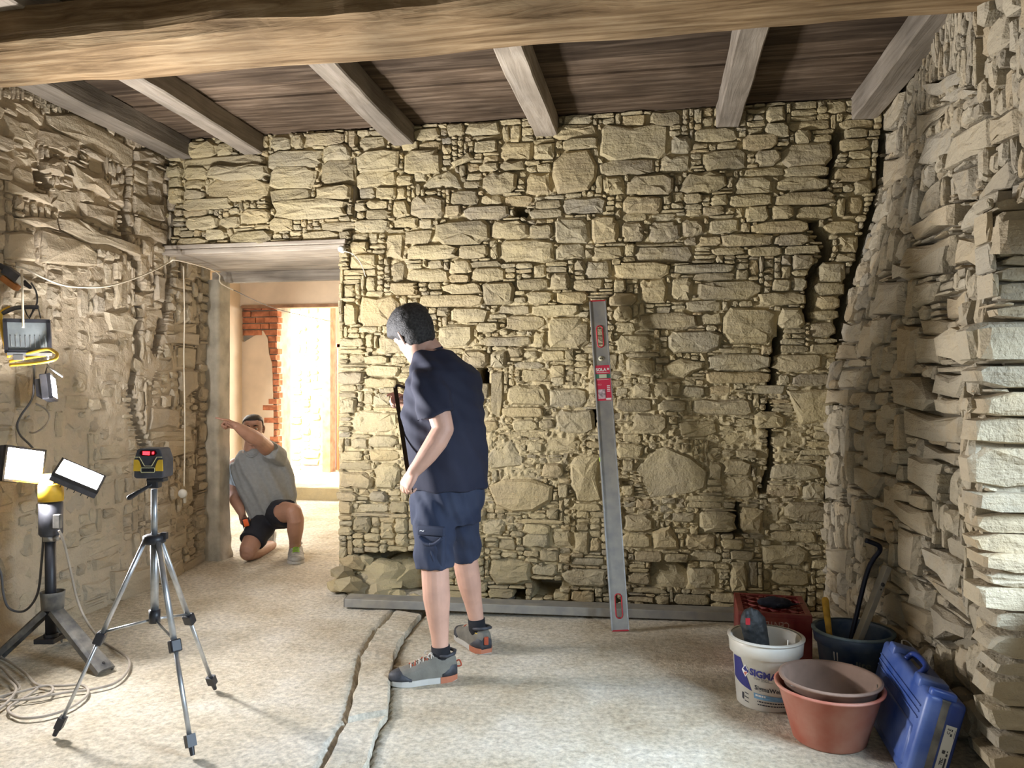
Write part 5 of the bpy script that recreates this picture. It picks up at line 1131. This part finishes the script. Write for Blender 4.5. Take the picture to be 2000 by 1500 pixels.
HEADZ = [(-.118, .018, .080, .040), (-.108, .036, .094, .012), (-.088, .050, .099, -.02), (-.06, .060, .100, -.055), (-.03, .066, .099, -.08), (0, .0715, .096, -.095), (.02, .0745, .094, -.102), (.045, .0765, .099, -.106), (.07, .075, .096, -.104), (.095, .066, .078, -.09), (.113, .046, .046, -.06), (.121, .018, .012, -.025)]
def head_ring(z, w, f, b, n=28, grow=0.0):
    cy = (f + b) / 2; hy = (f - b) / 2 + grow; w = w + grow; out = []
    for j in range(n):
        t = 2 * math.pi * j / n; c, s = math.cos(t), math.sin(t); e = .86
        out.append((w * math.copysign(abs(c) ** e, c), cy + hy * math.copysign(abs(s) ** e, s), z))
    return out
class Head:
    def __init__(self, c, fwd, up, sc=1.0):
        self.c = Vector(c); self.f = Vector(fwd).normalized(); u = Vector(up); self.u = (u - self.f * u.dot(self.f)).normalized(); self.r = self.f.cross(self.u); self.s = sc
    def T(self, x, y, z): return self.c + (self.r * x + self.f * y + self.u * z) * self.s
    def solid(self, mb):
        rl = [[self.T(*p) for p in head_ring(*h)] for h in HEADZ]; mb.add(*rings(rl))
        T = self.T
        mb.add(*rings([[T(-.010, .094, .03), T(.010, .094, .03), T(.008, .104, .03), T(-.008, .104, .03)], [T(-.013, .094, .005), T(.013, .094, .005), T(.006, .115, .002), T(-.006, .115, .002)], [T(-.019, .094, -.022), T(.019, .094, -.022), T(.010, .122, -.018), T(-.010, .122, -.018)], [T(-.016, .094, -.03), T(.016, .094, -.03), T(.008, .108, -.028), T(-.008, .108, -.028)]]))
        for sx in (-1, 1):
            mb.add(*tube([T(sx * .012, .093, .042), T(sx * .032, .092, .046), T(sx * .05, .078, .042)], [.008, .009, .007], 8, round_ends=True))
            mb.add(*tube([T(sx * .072, -.018, .028), T(sx * .083, -.026, .024), T(sx * .085, -.026, 0), T(sx * .078, -.016, -.028)], [.012, .013, .012, .009], 10, self.r, True, .55))
            mb.add(*tube([T(sx * .035, .078, -.005), T(sx * .05, .06, -.012)], [.016, .014], 8, round_ends=True))
        mb.add(*tube([T(-.022, .094, -.056), T(0, .101, -.053), T(.022, .094, -.056)], [.005, .007, .005], 8, round_ends=True))
        mb.add(*tube([T(-.018, .094, -.068), T(0, .101, -.069), T(.018, .094, -.068)], [.006, .008, .006], 8, round_ends=True))
    def hair(self, par, mat, thick, hl, crop=0.0, seed=1, amp=.006):
        zs = np.linspace(-.09, .121, 30); H = np.array(HEADZ); n = 56; rl = []
        for z in zs:
            rl.append(head_ring(z, np.interp(z, H[:, 0], H[:, 1]), np.interp(z, H[:, 0], H[:, 2]), np.interp(z, H[:, 0], H[:, 3]), n, 0))
        V = np.array(rl).reshape(-1, 3); c = np.array([0, -.005, .01]); d = V - c; L = np.linalg.norm(d, axis=1, keepdims=True); d = d / L
        ang = np.degrees(np.arctan2(np.abs(V[:, 0]), V[:, 1]))            # 0 front, 90 side, 180 back
        line = np.interp(ang, [0, 25, 50, 70, 82, 95, 110, 140, 180], hl)
        k = np.clip((V[:, 2] - line) / .02, -1, 1)
        th = np.where(k > 0, .004 + (thick - .004) * np.clip(k + .3, 0, 1) * (.6 + .4 * np.clip(V[:, 2] / .1, 0, 1)), -.012)
        th = th + amp * (fbm(V, 60, seed) - .5) * (k > 0)
        V = V + d * th[:, None]; W = [self.T(*p) for p in V]
        m = len(zs); F = []
        for i in range(m - 1):
            for j in range(n):
                q = (j + 1) % n; F.append((i * n + j, i * n + q, (i + 1) * n + q, (i + 1) * n + j))
        F.append(tuple((m - 1) * n + j for j in range(n)))
        return mk('hair', W, F, mat, par, True)
    def face(self, par):
        for sx in (-1, 1):
            e = self.T(sx * .031, .083, .022)
            mb = MB(); mb.add(*lathe(e, [(.0001, -.012), (.008, -.009), (.012, 0), (.008, .009), (.0001, .012)], 14, self.f)); ey = mb.build('eye', M['eye'], par, True)
            mb = MB(); mb.add(*lathe(e + self.f * .0115 * self.s, [(.0001, .0015), (.005, .0008), (.0055, -.001)], 12, self.f)); mb.build('iris', M['iris'], ey, True)
            mb = MB(); mb.add(*tube([self.T(sx * .014, .101, .046), self.T(sx * .032, .099, .052), self.T(sx * .05, .084, .047)], [.0035, .0045, .002], 8, self.f)); mb.build('eyebrow', M['brow'], par, True)

def hand(mb, wrist, d, n, thumb, curls, spread=.0, tc=.5, sc=1.0, point=None):
    d = Vector(d).normalized(); n = Vector(n); n = (n - d * n.dot(d)).normalized(); l = Vector(thumb); l = (l - d * l.dot(d) - n * l.dot(n)).normalized()
    W = Vector(wrist)
    def Q(a, b, c): return W + (d * a + l * b + n * c) * sc
    def sec(a, w, t, c=0): return [Q(a, w * math.copysign(abs(math.cos(q)) ** .7, math.cos(q)), c + t * math.copysign(abs(math.sin(q)) ** .7, math.sin(q))) for q in [2 * math.pi * k / 14 for k in range(14)]]
    mb.add(*rings([sec(-.02, .028, .02), sec(.015, .033, .019), sec(.05, .041, .017), sec(.085, .042, .0145), sec(.098, .038, .011)]))
    mb.add(*tube([Q(.02, .022, .012), Q(.055, .03, .012)], [.017, .014], 10, round_ends=True))
    for i, (b, L) in enumerate(((.0305, .074), (.0105, .082), (-.0105, .076), (-.0295, .06))):
        cu = curls[i]; p = Q(.092 if i in (1, 2) else .087, b, 0); dirv = (d + l * spread * (1.2 - i)).normalized(); pts = [p - dirv * .012, p]; ax = dirv.cross(n).normalized()
        for j, fr in enumerate((.45, .31, .24)):
            dirv = Quaternion(ax, cu * (1.0, 1.15, .8)[j]) @ dirv; p = p + dirv * L * fr * sc; pts.append(p)
        mb.add(*tube(pts, [.0098 * sc, .0095 * sc, .0088 * sc, .0082 * sc, .0068 * sc], 10, round_ends=True))
    p = Q(.028, .03, .006); dirv = (d * .62 + l * .72 + n * .3).normalized(); pts = [Q(.012, .018, .004), p]; ax = dirv.cross((n * .6 - l * .6 + d * .2)).normalized()
    for j, L in enumerate((.038, .032, .026)):
        dirv = Quaternion(ax, tc * (.3, 1, .8)[j]) @ dirv; p = p + dirv * L * sc; pts.append(p)
    mb.add(*tube(pts, [.014 * sc, .0125 * sc, .011 * sc, .0105 * sc, .0085 * sc], 10, round_ends=True))
def eloft(specs, n=36, e=.9):                       # specs: centre, half-axis A (vector), half-axis B (vector)
    rl = []
    for c, A, B in specs:
        rl.append([Vector(c) + Vector(A) * math.copysign(abs(math.cos(t)) ** e, math.cos(t)) + Vector(B) * math.copysign(abs(math.sin(t)) ** e, math.sin(t)) for t in [2 * math.pi * k / n for k in range(n)]])
    return rings(rl)
def shoe(par, heel, toe, h=.085, L=None, w=.05, mats=None, sole=.028, lacem=None, toe_lift=0.006, dark_toe=True, upv=Z3):
    heel = Vector(heel); toe = Vector(toe); d = (toe - heel); Ln = d.length; d.normalize(); up = Vector(upv); up = (up - d * up.dot(d)).normalized(); sd = d.cross(up)
    def S(t, a, z): return heel + d * (t * Ln) + sd * a + up * z
    def wid(t): return w * np.interp(t, [0, .06, .2, .36, .5, .7, .88, .97, 1], [.5, .78, .93, .9, .86, 1.0, .86, .5, .16])
    def hi(t): return h * np.interp(t, [0, .05, .2, .32, .5, .7, .88, .97, 1], [.82, .98, 1.02, 1.0, .84, .62, .5, .38, .3])
    ts = [0, .03, .08, .16, .26, .36, .46, .56, .66, .76, .85, .92, .97, 1.0]
    def ring(t, z0, z1, k=1.0, rn=True):
        ww = wid(t) * k; o = []
        for a, zz in ((-1, 0), (-1, .35), (-.9, .7), (-.55, .95), (0, 1), (.55, .95), (.9, .7), (1, .35), (1, 0)): o.append(S(t, a * ww, z0 + (z1 - z0) * zz))
        return o
    mb = MB(); mb.add(*rings([ring(t, sole * .7, sole * .6 + hi(t)) for t in ts])); V, N, F = remesh(mb, .0045, 5)
    sh = mk('shoe', V, F, mats['upper'], par, True)
    mb = MB(); mb.add(*rings([[S(t, -wid(t) * 1.06, toe_lift * max(0, (t - .7) / .3)), S(t, wid(t) * 1.06, toe_lift * max(0, (t - .7) / .3)), S(t, wid(t) * 1.08, sole), S(t, -wid(t) * 1.08, sole)] for t in ts])); mb.build('sole', mats['sole'], sh, False)
    if mats.get('heel'):
        mb = MB(); mb.add(*rings([[S(t, -wid(t) * 1.1, -.001 + .004 * (t < .05)), S(t, wid(t) * 1.1, -.001 + .004 * (t < .05)), S(t, wid(t) * 1.12, sole + .001), S(t, -wid(t) * 1.12, sole + .001)] for t in (-.005, .04, .1, .18, .27)])); mb.build('heel_sole', mats['heel'], sh)
    if dark_toe:
        mb = MB(); mb.add(*rings([ring(t, sole * .9, sole * .6 + hi(t) * kk, 1.07) for t, kk in ((.7, .35), (.78, .72), (.85, 1.0), (.92, 1.06), (.97, 1.12), (1.006, 1.2))])); mb.build('toe_cap', mats['toe'], sh, True)
        mb = MB(); mb.add(*rings([ring(t, sole * .9, sole * .6 + hi(t) * kk, 1.06) for t, kk in ((-.006, .75), (.03, .8), (.08, .78), (.16, .6), (.24, .35))])); mb.build('heel_cup', mats['toe'], sh, True)
    mb = MB(); mb.add(*tube([S(.28, 0, sole * .6 + h * .98), S(.25, -.038, sole * .6 + h * .97), S(.16, -.046, sole * .6 + h * .98), S(.05, -.034, sole * .6 + h * 1.04), S(.01, 0, sole * .6 + h * 1.06), S(.05, .034, sole * .6 + h * 1.04), S(.16, .046, sole * .6 + h * .98), S(.25, .038, sole * .6 + h * .97), S(.28, 0, sole * .6 + h * .98)], .0085, 8)); mb.build('collar', mats['toe'], sh, True)
    for i in range(6):
        t = .36 + i * .062; z = sole * .6 + hi(t) + .002; a = wid(t) * .5
        mb = MB(); mb.add(*tube([S(t - .01, -a, z - .012), S(t, -a * .5, z), S(t + .02, a * .5, z), S(t + .03, a, z - .012)], .003, 6)); mb.build('lace', lacem[i % len(lacem)], sh, True)
        mb = MB(); mb.add(*tube([S(t - .01, a, z - .012), S(t, a * .5, z + .001), S(t + .02, -a * .5, z + .001), S(t + .03, -a, z - .012)], .003, 6)); mb.build('lace', lacem[(i + 1) % len(lacem)], sh, True)
    for s_ in (-1, 1):
        mb = MB(); mb.add(*tube(spline([S(.35, 0, sole * .6 + h * 1.0), S(.40, s_ * .02, sole * .6 + h * 1.12), S(.46, s_ * .03, sole * .6 + h * 1.0), S(.42, s_ * .02, sole * .6 + h * .92)], 4), .0028, 6)); mb.build('lace', lacem[0], sh, True)
    return sh
def folds(V, N, amp, k, dirv, warp=6.0, seed=0, mask=None):
    d = np.array(Vector(dirv).normalized()); ph = V @ d * k + warp * fbm(V, 3.0, seed)
    a = amp * np.sin(ph) * (.3 + .9 * fbm(V, 5.0, seed + 3))
    if mask is not None: a = a * mask
    return V + N * a[:, None]

# ---------------- standing man ----------------
DM = 3.86
man = empty('person', G(880, 1305, 0), 'person in navy T-shirt and cargo shorts standing with back turned, holding a dark bar', 'person')
f_ = vpx(-.86, .51, 0).normalized(); l_ = vpx(-.51, -.86, 0).normalized()      # chest direction and his left
torso = [(845, 684, .082, .085), (852, 697, .12, .10), (862, 710, .172, .118), (870, 728, .198, .135), (868, 755, .21, .152), (866, 790, .212, .172), (867, 830, .212, .185), (869, 870, .21, .186), (873, 910, .206, .180), (876, 940, .20, .176)]
body = MB()
body.add(*eloft([(P(x, y, DM), l_ * a * .93, f_ * b * .93) for x, y, a, b in torso] + [(P(874, 975, DM), l_ * .175, f_ * .15), (P(872, 1000, DM), l_ * .15, f_ * .12)]))
hA = Head(P(810, 657, 3.84), vpx(-.44, .74, -.52), vpx(-.46, .1, 1), 1.12)
hA.solid(body)
body.add(*tube([P(850, 700, DM), P(838, 682, 3.85), P(822, 664, 3.85)], [.068, .062, .06], 18, round_ends=True))
nl = [(P(852, 985, 3.76), .085), (P(849, 1060, 3.72), .080), (P(850, 1108, 3.70), .067), (P(851, 1135, 3.70), .067), (P(853, 1168, 3.70), .066), (P(856, 1205, 3.70), .054), (P(859, 1240, 3.70), .043), (P(861, 1275, 3.70), .038), (P(863, 1293, 3.70), .034)]
fl_ = [(P(893, 985, 3.98), .085), (P(900, 1050, 4.03), .078), (P(908, 1088, 4.06), .066), (P(912, 1112, 4.07), .066), (P(917, 1140, 4.08), .062), (P(924, 1175, 4.10), .048), (P(930, 1205, 4.11), .041), (P(934, 1232, 4.11), .036)]
for L in (nl, fl_): body.add(*tube([p for p, r in L], [r for p, r in L], 18, FW, True))
# left arm (near) and right arm (far)
body.add(*tube([P(842, 748, 3.70), P(848, 778, 3.65), P(859, 812, 3.61), P(866, 838, 3.60)], [.05, .053, .055, .050], 16, round_ends=True))
body.add(*tube([P(866, 838, 3.60), P(853, 862, 3.59), P(835, 888, 3.585), P(818, 910, 3.58), P(808, 921, 3.58)], [.050, .052, .046, .036, .031], 16, round_ends=True))
barT, barB = P(772, 757, 3.86), P(803, 962, 3.57)
hand(body, P(811, 917, 3.58), vpx(-.50, -.05, -.84), vpx(.55, .72, -.35), vpx(-.55, .55, .35), [.55, .75, .9, 1.0], tc=.8, sc=.98)
body.add(*tube([P(893, 735, 4.03), P(868, 800, 4.12), P(850, 830, 4.12)], [.06, .054, .047], 14, round_ends=True))
body.add(*tube([P(850, 830, 4.12), P(825, 810, 4.03), P(800, 790, 3.93)], [.047, .042, .03], 14, round_ends=True))
hand(body, P(803, 790, 3.935), vpx(-.88, -.25, .38), vpx(-.25, -.75, -.55), vpx(-.2, .35, .9), [.35, .9, 1.0, 1.1], tc=.5, sc=.95)
V, N, F = remesh(body, .0046, 3)
mk('body', V, F, M['skin'], man, True)
hA.hair(man, M['hair_grey'], .022, [.062, .06, .045, .03, .012, -.012, -.045, -.062, -.068], seed=4, amp=.012)
hA.face(man)
# T-shirt
sh = MB()
sh.add(*eloft([(P(x, y, DM), l_ * (a + .012), f_ * (b + .012)) for x, y, a, b in torso] + [(P(878, 952, DM), l_ * .212, f_ * .187)]))
sh.add(*eloft([(P(846, 712, 3.76), RT * .05, FW * .05), (P(840, 724, 3.72), RT * .078, FW * .078), (P(840, 745, 3.69), RT * .086 - Z3 * .01, FW * .084), (P(844, 775, 3.65), RT * .090 - Z3 * .01, FW * .082), (P(850, 812, 3.61), RT * .088 + Z3 * .032, FW * .08)], 24))
sh.add(*eloft([(P(890, 728, 4.0), RT * .06, FW * .06), (P(880, 770, 4.09), RT * .075, FW * .075), (P(868, 805, 4.13), RT * .07, FW * .07)], 24))
V, N, F = remesh(sh, .0075, 9)
up = np.clip((V[:, 2] - .95) / .25, 0, 1)
V = folds(V, N, .006, 55, vpx(.8, .3, .35), 7, 2); V = folds(V, N, .0045, 85, vpx(.5, 0, .8), 8, 5, up)
tee = mk('tshirt', V, F, M['tee_navy'], man, True)
mb = MB(); mb.add(*tube(spline([P(824, 700, 3.765), P(838, 690, 3.78), P(852, 684, 3.80), P(862, 680, 3.84)], 4), .011, 8, FW)); mb.build('collar', M['tee_navy'], tee, True)
v, f = text2d('~', .05); mk('chest_print', [P(797, 757, 3.74) + RT * (x * .35 + .002) + Z3 * (y * .8 + x * .5) - FW * .012 for x, y in v], f, M['print'], tee)
# cargo shorts
so = MB()
so.add(*eloft([(P(877, 925, DM), l_ * .185, f_ * .165), (P(876, 955, DM), l_ * .195, f_ * .172), (P(873, 990, DM), l_ * .196, f_ * .172), (P(871, 1020, DM), l_ * .185, f_ * .155)], 32))
so.add(*tube([P(856, 985, 3.77), P(848, 1030, 3.74), P(848, 1070, 3.71), P(849, 1109, 3.70)], [.108, .104, .099, .094], 22))
so.add(*tube([P(890, 985, 3.97), P(899, 1030, 4.01), P(905, 1060, 4.04), P(909, 1087, 4.06)], [.108, .1, .092, .086], 22))
V, N, F = remesh(so, .0065, 3); V = folds(V, N, .0055, 60, vpx(.5, .2, .8), 8, 9); V = folds(V, N, .003, 120, vpx(.9, .2, .3), 8, 3)
shorts = mk('shorts', V, F, M['short_navy'], man, True)
nd_ = -FW * .86 - RT * .35                                         # cargo pocket on his left thigh
pk = P(843, 1060, 3.63); ps = vpx(.93, -.36, 0).normalized(); pu = vpx(0.03, -.12, 1).normalized(); pn = ps.cross(pu); pn = -pn if pn.dot(FW) > 0 else pn
mb = MB(); mb.add(*box(pk + pu * -.045 + pn * -.012, ps * .066, pu * .085, pn * .022)); mb.build('cargo_pocket', M['short_navy'], shorts, True, bevel=.014, seg=3)
mb = MB(); mb.add(*box(pk + pu * .06 + pn * .004, ps * .07, pu * .022, pn * .013)); mb.build('pocket_flap', M['short_navy'], shorts, True, bevel=.007)
for s_ in (-1, 1):
    mb = MB(); mb.add(*tube(spline([pk + ps * (s_ * .06) + pu * .03 + pn * .012, pk + ps * (s_ * .03) + pu * .005 + pn * .02, pk + pu * -.002 + pn * .022], 4), .008, 8)); mb.build('pocket_fold', M['short_navy'], shorts, True)
    mb = MB(); mb.add(*tube([pk + pu * -.02 + pn * .012, pk + ps * (s_ * .02) + pu * -.08 + pn * .014, pk + ps * (s_ * .03) + pu * -.125 + pn * .008], [.005, .009, .008], 8)); mb.build('pocket_fold', M['short_navy'], shorts, True)
v, f = text2d('~', .04, .001); mk('logo', [pk + pu * (.052 + y * .8) + ps * (-.055 + x) + pn * .0185 for x, y in v], f, M['print'], shorts)
for L, s in ((nl, 3), (fl_, 2)):
    mb = MB(); p0 = L[-1][0]; p1 = L[-3][0] if s == 3 else L[-2][0]
    a = p0 - Z3 * .045; b = p0 + (p1 - p0) * (.62 if s == 3 else .9)
    mb.add(*tube([a, a + Z3 * .03, (a + b) / 2, b], [.024, .036, .0455, .0455], 18)); sk = mb.build('sock', M['sock'], man, True)
    v, f = text2d('~', .028, .001); c_ = (a + b) / 2 - FW * .0515 - Z3 * .012 - RT * .01; mk('sock_logo', [c_ + RT * x * .8 + Z3 * (y - x * .2) for x, y in v], f, M['yellow'], sk)
SM = {'upper': M['shoe_grey'], 'toe': M['shoe_dark'], 'sole': M['sole_white'], 'heel': M['sole_orange']}
n1 = shoe(man, G(890, 1322, 0), G(761, 1338, 0), .108, w=.055, mats=SM, lacem=[M['lace'], M['lace'], M['lace_red']])
mb = MB(); h_ = G(889, 1322, 0); mb.add(*tube(spline([h_ + Z3 * .075, h_ + Z3 * .085 + RT * .02, h_ + Z3 * .06 + RT * .03, h_ + Z3 * .055 + RT * .01], 4), .004, 6)); mb.build('pull_tab', M['lace_red'], n1, True)
n2 = shoe(man, G(950, 1276, 0), G(893, 1252, 0) + vpx(-.0, .10, 0), .108, w=.055, mats=SM, lacem=[M['lace'], M['lace'], M['lace_red']])
mb = MB(); h_ = G(950, 1277, 0); mb.add(*box(h_ + Z3 * .07, RT * .011, FW * .01, Z3 * .02)); mb.build('pull_tab', M['lace_red'], n2, bevel=.003)
# the dark bar he holds
br = empty('dark_bar', barB, 'slim dark metal bar with a bent top held by the standing person', 'bar')
bd_ = (barT - barB).normalized(); ba, bb_ = frame(bd_, RT)
mb = MB(); mb.add(*box((barT + barB) / 2, ba * .005, bb_ * .010, bd_ * (barT - barB).length / 2)); mb.add(*tube(spline([barT - bd_ * .006, barT + vpx(.012, 0, .012), barT + vpx(.05, -.0, -.0)], 4), .008, 8)); mb.build('shaft', plain('dark_iron', (.028, .02, .012), .45, .5), br)

# ---------------- kneeling man ----------------
kn = empty('person', G(535, 1098, .02), 'kneeling person in grey T-shirt and dark shorts pointing left from the doorway', 'person')
DK = 6.35
kf = vpx(.30, -.95, 0).normalized(); kl_ = vpx(.95, .30, 0).normalized()      # chest direction, his left (image right)
kt = [(491, 878, .070, .066, 6.32), (494, 887, .12, .085, 6.33), (499, 897, .18, .105, 6.34), (505, 910, .20, .118, 6.35), (511, 932, .198, .128, 6.36), (518, 956, .192, .13, 6.37), (526, 980, .188, .132, 6.38), (532, 998, .182, .132, 6.38)]
kb = MB()
lean = vpx(.18, .02, -1)
kb.add(*eloft([(P(x, y, d), (kl_ + Z3 * .16) * a * .93, kf * b * .93) for x, y, a, b, d in kt] + [(P(535, 1012, 6.38), kl_ * .15, kf * .12)]))
hB = Head(P(495, 840, 6.28), vpx(.22, -.96, -.10), vpx(-.05, 0, 1), 1.0); hB.solid(kb)
kb.add(*tube([P(491, 892, 6.33), P(493, 872, 6.31), P(494, 850, 6.30)], [.074, .066, .06], 16, round_ends=True))
# pointing arm (his left)
kb.add(*tube([P(530, 884, 6.28), P(518, 872, 6.14), P(502, 857, 5.97)], [.06, .062, .054], 16, round_ends=True))
kb.add(*tube([P(502, 857, 5.97), P(490, 851, 5.92), P(475, 841, 5.85), P(462, 832, 5.80)], [.054, .058, .045, .031], 16, round_ends=True))
hand(kb, P(463, 832, 5.805), vpx(-.93, -.12, .26), vpx(.10, -.72, -.68), vpx(-.20, -.52, .8), [.02, 1.25, 1.3, 1.35], tc=.2, sc=1.0)
# resting arm (his right)
kb.add(*tube([P(461, 908, 6.36), P(456, 935, 6.38), P(456, 962, 6.36)], [.060, .056, .048], 16, round_ends=True))
kb.add(*tube([P(456, 962, 6.36), P(461, 978, 6.30), P(469, 994, 6.24), P(473, 1003, 6.22)], [.048, .048, .038, .031], 16, round_ends=True))
hand(kb, P(472, 1001, 6.225), vpx(.32, -.12, -.93), vpx(.85, -.35, .2), vpx(.25, -.95, 0), [.7, .85, .95, 1.0], tc=.6, sc=.98)
# raised left leg, kneeling right leg
kb.add(*tube([P(540, 1003, 6.34), P(556, 1000, 6.15), P(573, 999, 6.08)], [.095, .085, .066], 18, round_ends=True))
kb.add(*tube([P(573, 999, 6.08), P(578, 1015, 6.07), P(577, 1035, 6.12), P(577, 1056, 6.17), P(577, 1076, 6.20)], [.066, .066, .064, .047, .044], 18, round_ends=True))
kb.add(*tube([P(520, 1008, 6.36), P(502, 1040, 6.22), P(486, 1072, 6.08)], [.098, .088, .070], 18, round_ends=True))
kb.add(*tube([P(485, 1079, 6.08), P(500, 1078, 6.24), P(518, 1070, 6.42), P(531, 1064, 6.58)], [.064, .062, .052, .042], 18, round_ends=True))
V, N, F = remesh(kb, .0048, 3)
mk('body', V, F, M['skin2'], kn, True)
hB.hair(kn, M['hair_dark'], .007, [.09, .088, .082, .066, .03, 0, -.03, -.055, -.06], seed=8, amp=.003); hB.face(kn)
ts_ = MB()
ts_.add(*eloft([(P(x, y, d), (kl_ + Z3 * .16) * (a + .014), kf * (b + .014)) for x, y, a, b, d in kt] + [(P(534, 1006, 6.38), (kl_ + Z3 * .28) * .186, kf * .148)]))
ts_.add(*tube([P(540, 900, 6.36), P(540, 890, 6.31), P(533, 884, 6.24), P(526, 878, 6.17)], [.085, .094, .088, .08], 20, round_ends=False)); ts_.add(*tube([P(538, 888, 6.34), P(552, 925, 6.40), P(566, 970, 6.42)], [.075, .08, .07], 16, round_ends=True))
ts_.add(*eloft([(P(464, 901, 6.35), RT * .06 + Z3 * .03, FW * .06), (P(457, 922, 6.38), RT * .078, FW * .075), (P(457, 946, 6.38), RT * .074, FW * .072)], 22))
V, N, F = remesh(ts_, .0085, 4)
V = folds(V, N, .013, 44, vpx(.85, 0, .42), 6, 4); V = folds(V, N, .004, 110, vpx(.9, 0, .4), 7, 7)
kte = mk('tshirt', V, F, M['tee_grey'], kn, True)
mb = MB(); mb.add(*tube(spline([P(477, 880, 6.27), P(483, 889, 6.235), P(490, 892, 6.22), P(499, 889, 6.235), P(506, 880, 6.27)], 4), .009, 8)); mb.build('collar', M['tee_grey'], kte, True)
ks = MB()
ks.add(*eloft([(P(531, 995, 6.38), (kl_ + Z3 * .2) * .165, kf * .13), (P(533, 1012, 6.38), kl_ * .175, kf * .15), (P(530, 1030, 6.37), kl_ * .15, kf * .13)], 30))
ks.add(*tube([P(538, 1004, 6.36), P(551, 1001, 6.22), P(562, 1001, 6.17)], [.112, .11, .106], 20))
ks.add(*tube([P(522, 1012, 6.36), P(506, 1036, 6.24), P(492, 1058, 6.14)], [.115, .108, .103], 20))
V, N, F = remesh(ks, .0075, 3); V = folds(V, N, .004, 60, vpx(.4, .3, .8), 7, 6); mk('shorts', V, F, M['short_black'], kn, True)
SK = {'upper': plain('light_grey_mesh', (.30, .29, .26), .8, var=.2, scale=30), 'toe': plain('pale_rubber', (.36, .35, .32), .7, var=.2), 'sole': M['sole_white']}
k1 = shoe(kn, G(578, 1086, .02), G(579, 1103, .02), .10, w=.064, mats=SK, lacem=[M['lime']])
mb = MB(); a = P(577, 1072, 6.20); mb.add(*tube([a - Z3 * .03, a + Z3 * .028], [.049, .0475], 16)); mb.build('sock', M['sole_white'], kn, True)
k2 = shoe(kn, P(533, 1040, 6.70), P(528, 1078, 6.53), .085, w=.053, mats=SK, lacem=[M['lime']], upv=vpx(-.35, -1, .1))
tp = P(481, 1020, 6.15); tm = empty('tape_measure', tp, 'orange and black tape measure in the lowered hand of the kneeling person', 'tape measure')
ta = vpx(.3, -.95, 0).normalized(); tb_ = vpx(.25, .08, -.96).normalized(); tc_ = ta.cross(tb_)
mb = MB(); mb.add(*box(tp, ta * .022, tb_ * .034, tc_ * .03)); mb.build('case', M['black'], tm, True, bevel=.008)
mb = MB(); mb.add(*box(tp + ta * .006, ta * .018, tb_ * .03, tc_ * .02)); mb.build('face', plain('orange_face', (.85, .13, .02), .4), tm, True, bevel=.004)
mk('belt_clip', *box(tp + tb_ * .03 - tc_ * .028, ta * .01, tb_ * .02, tc_ * .003), M['steel'], tm)
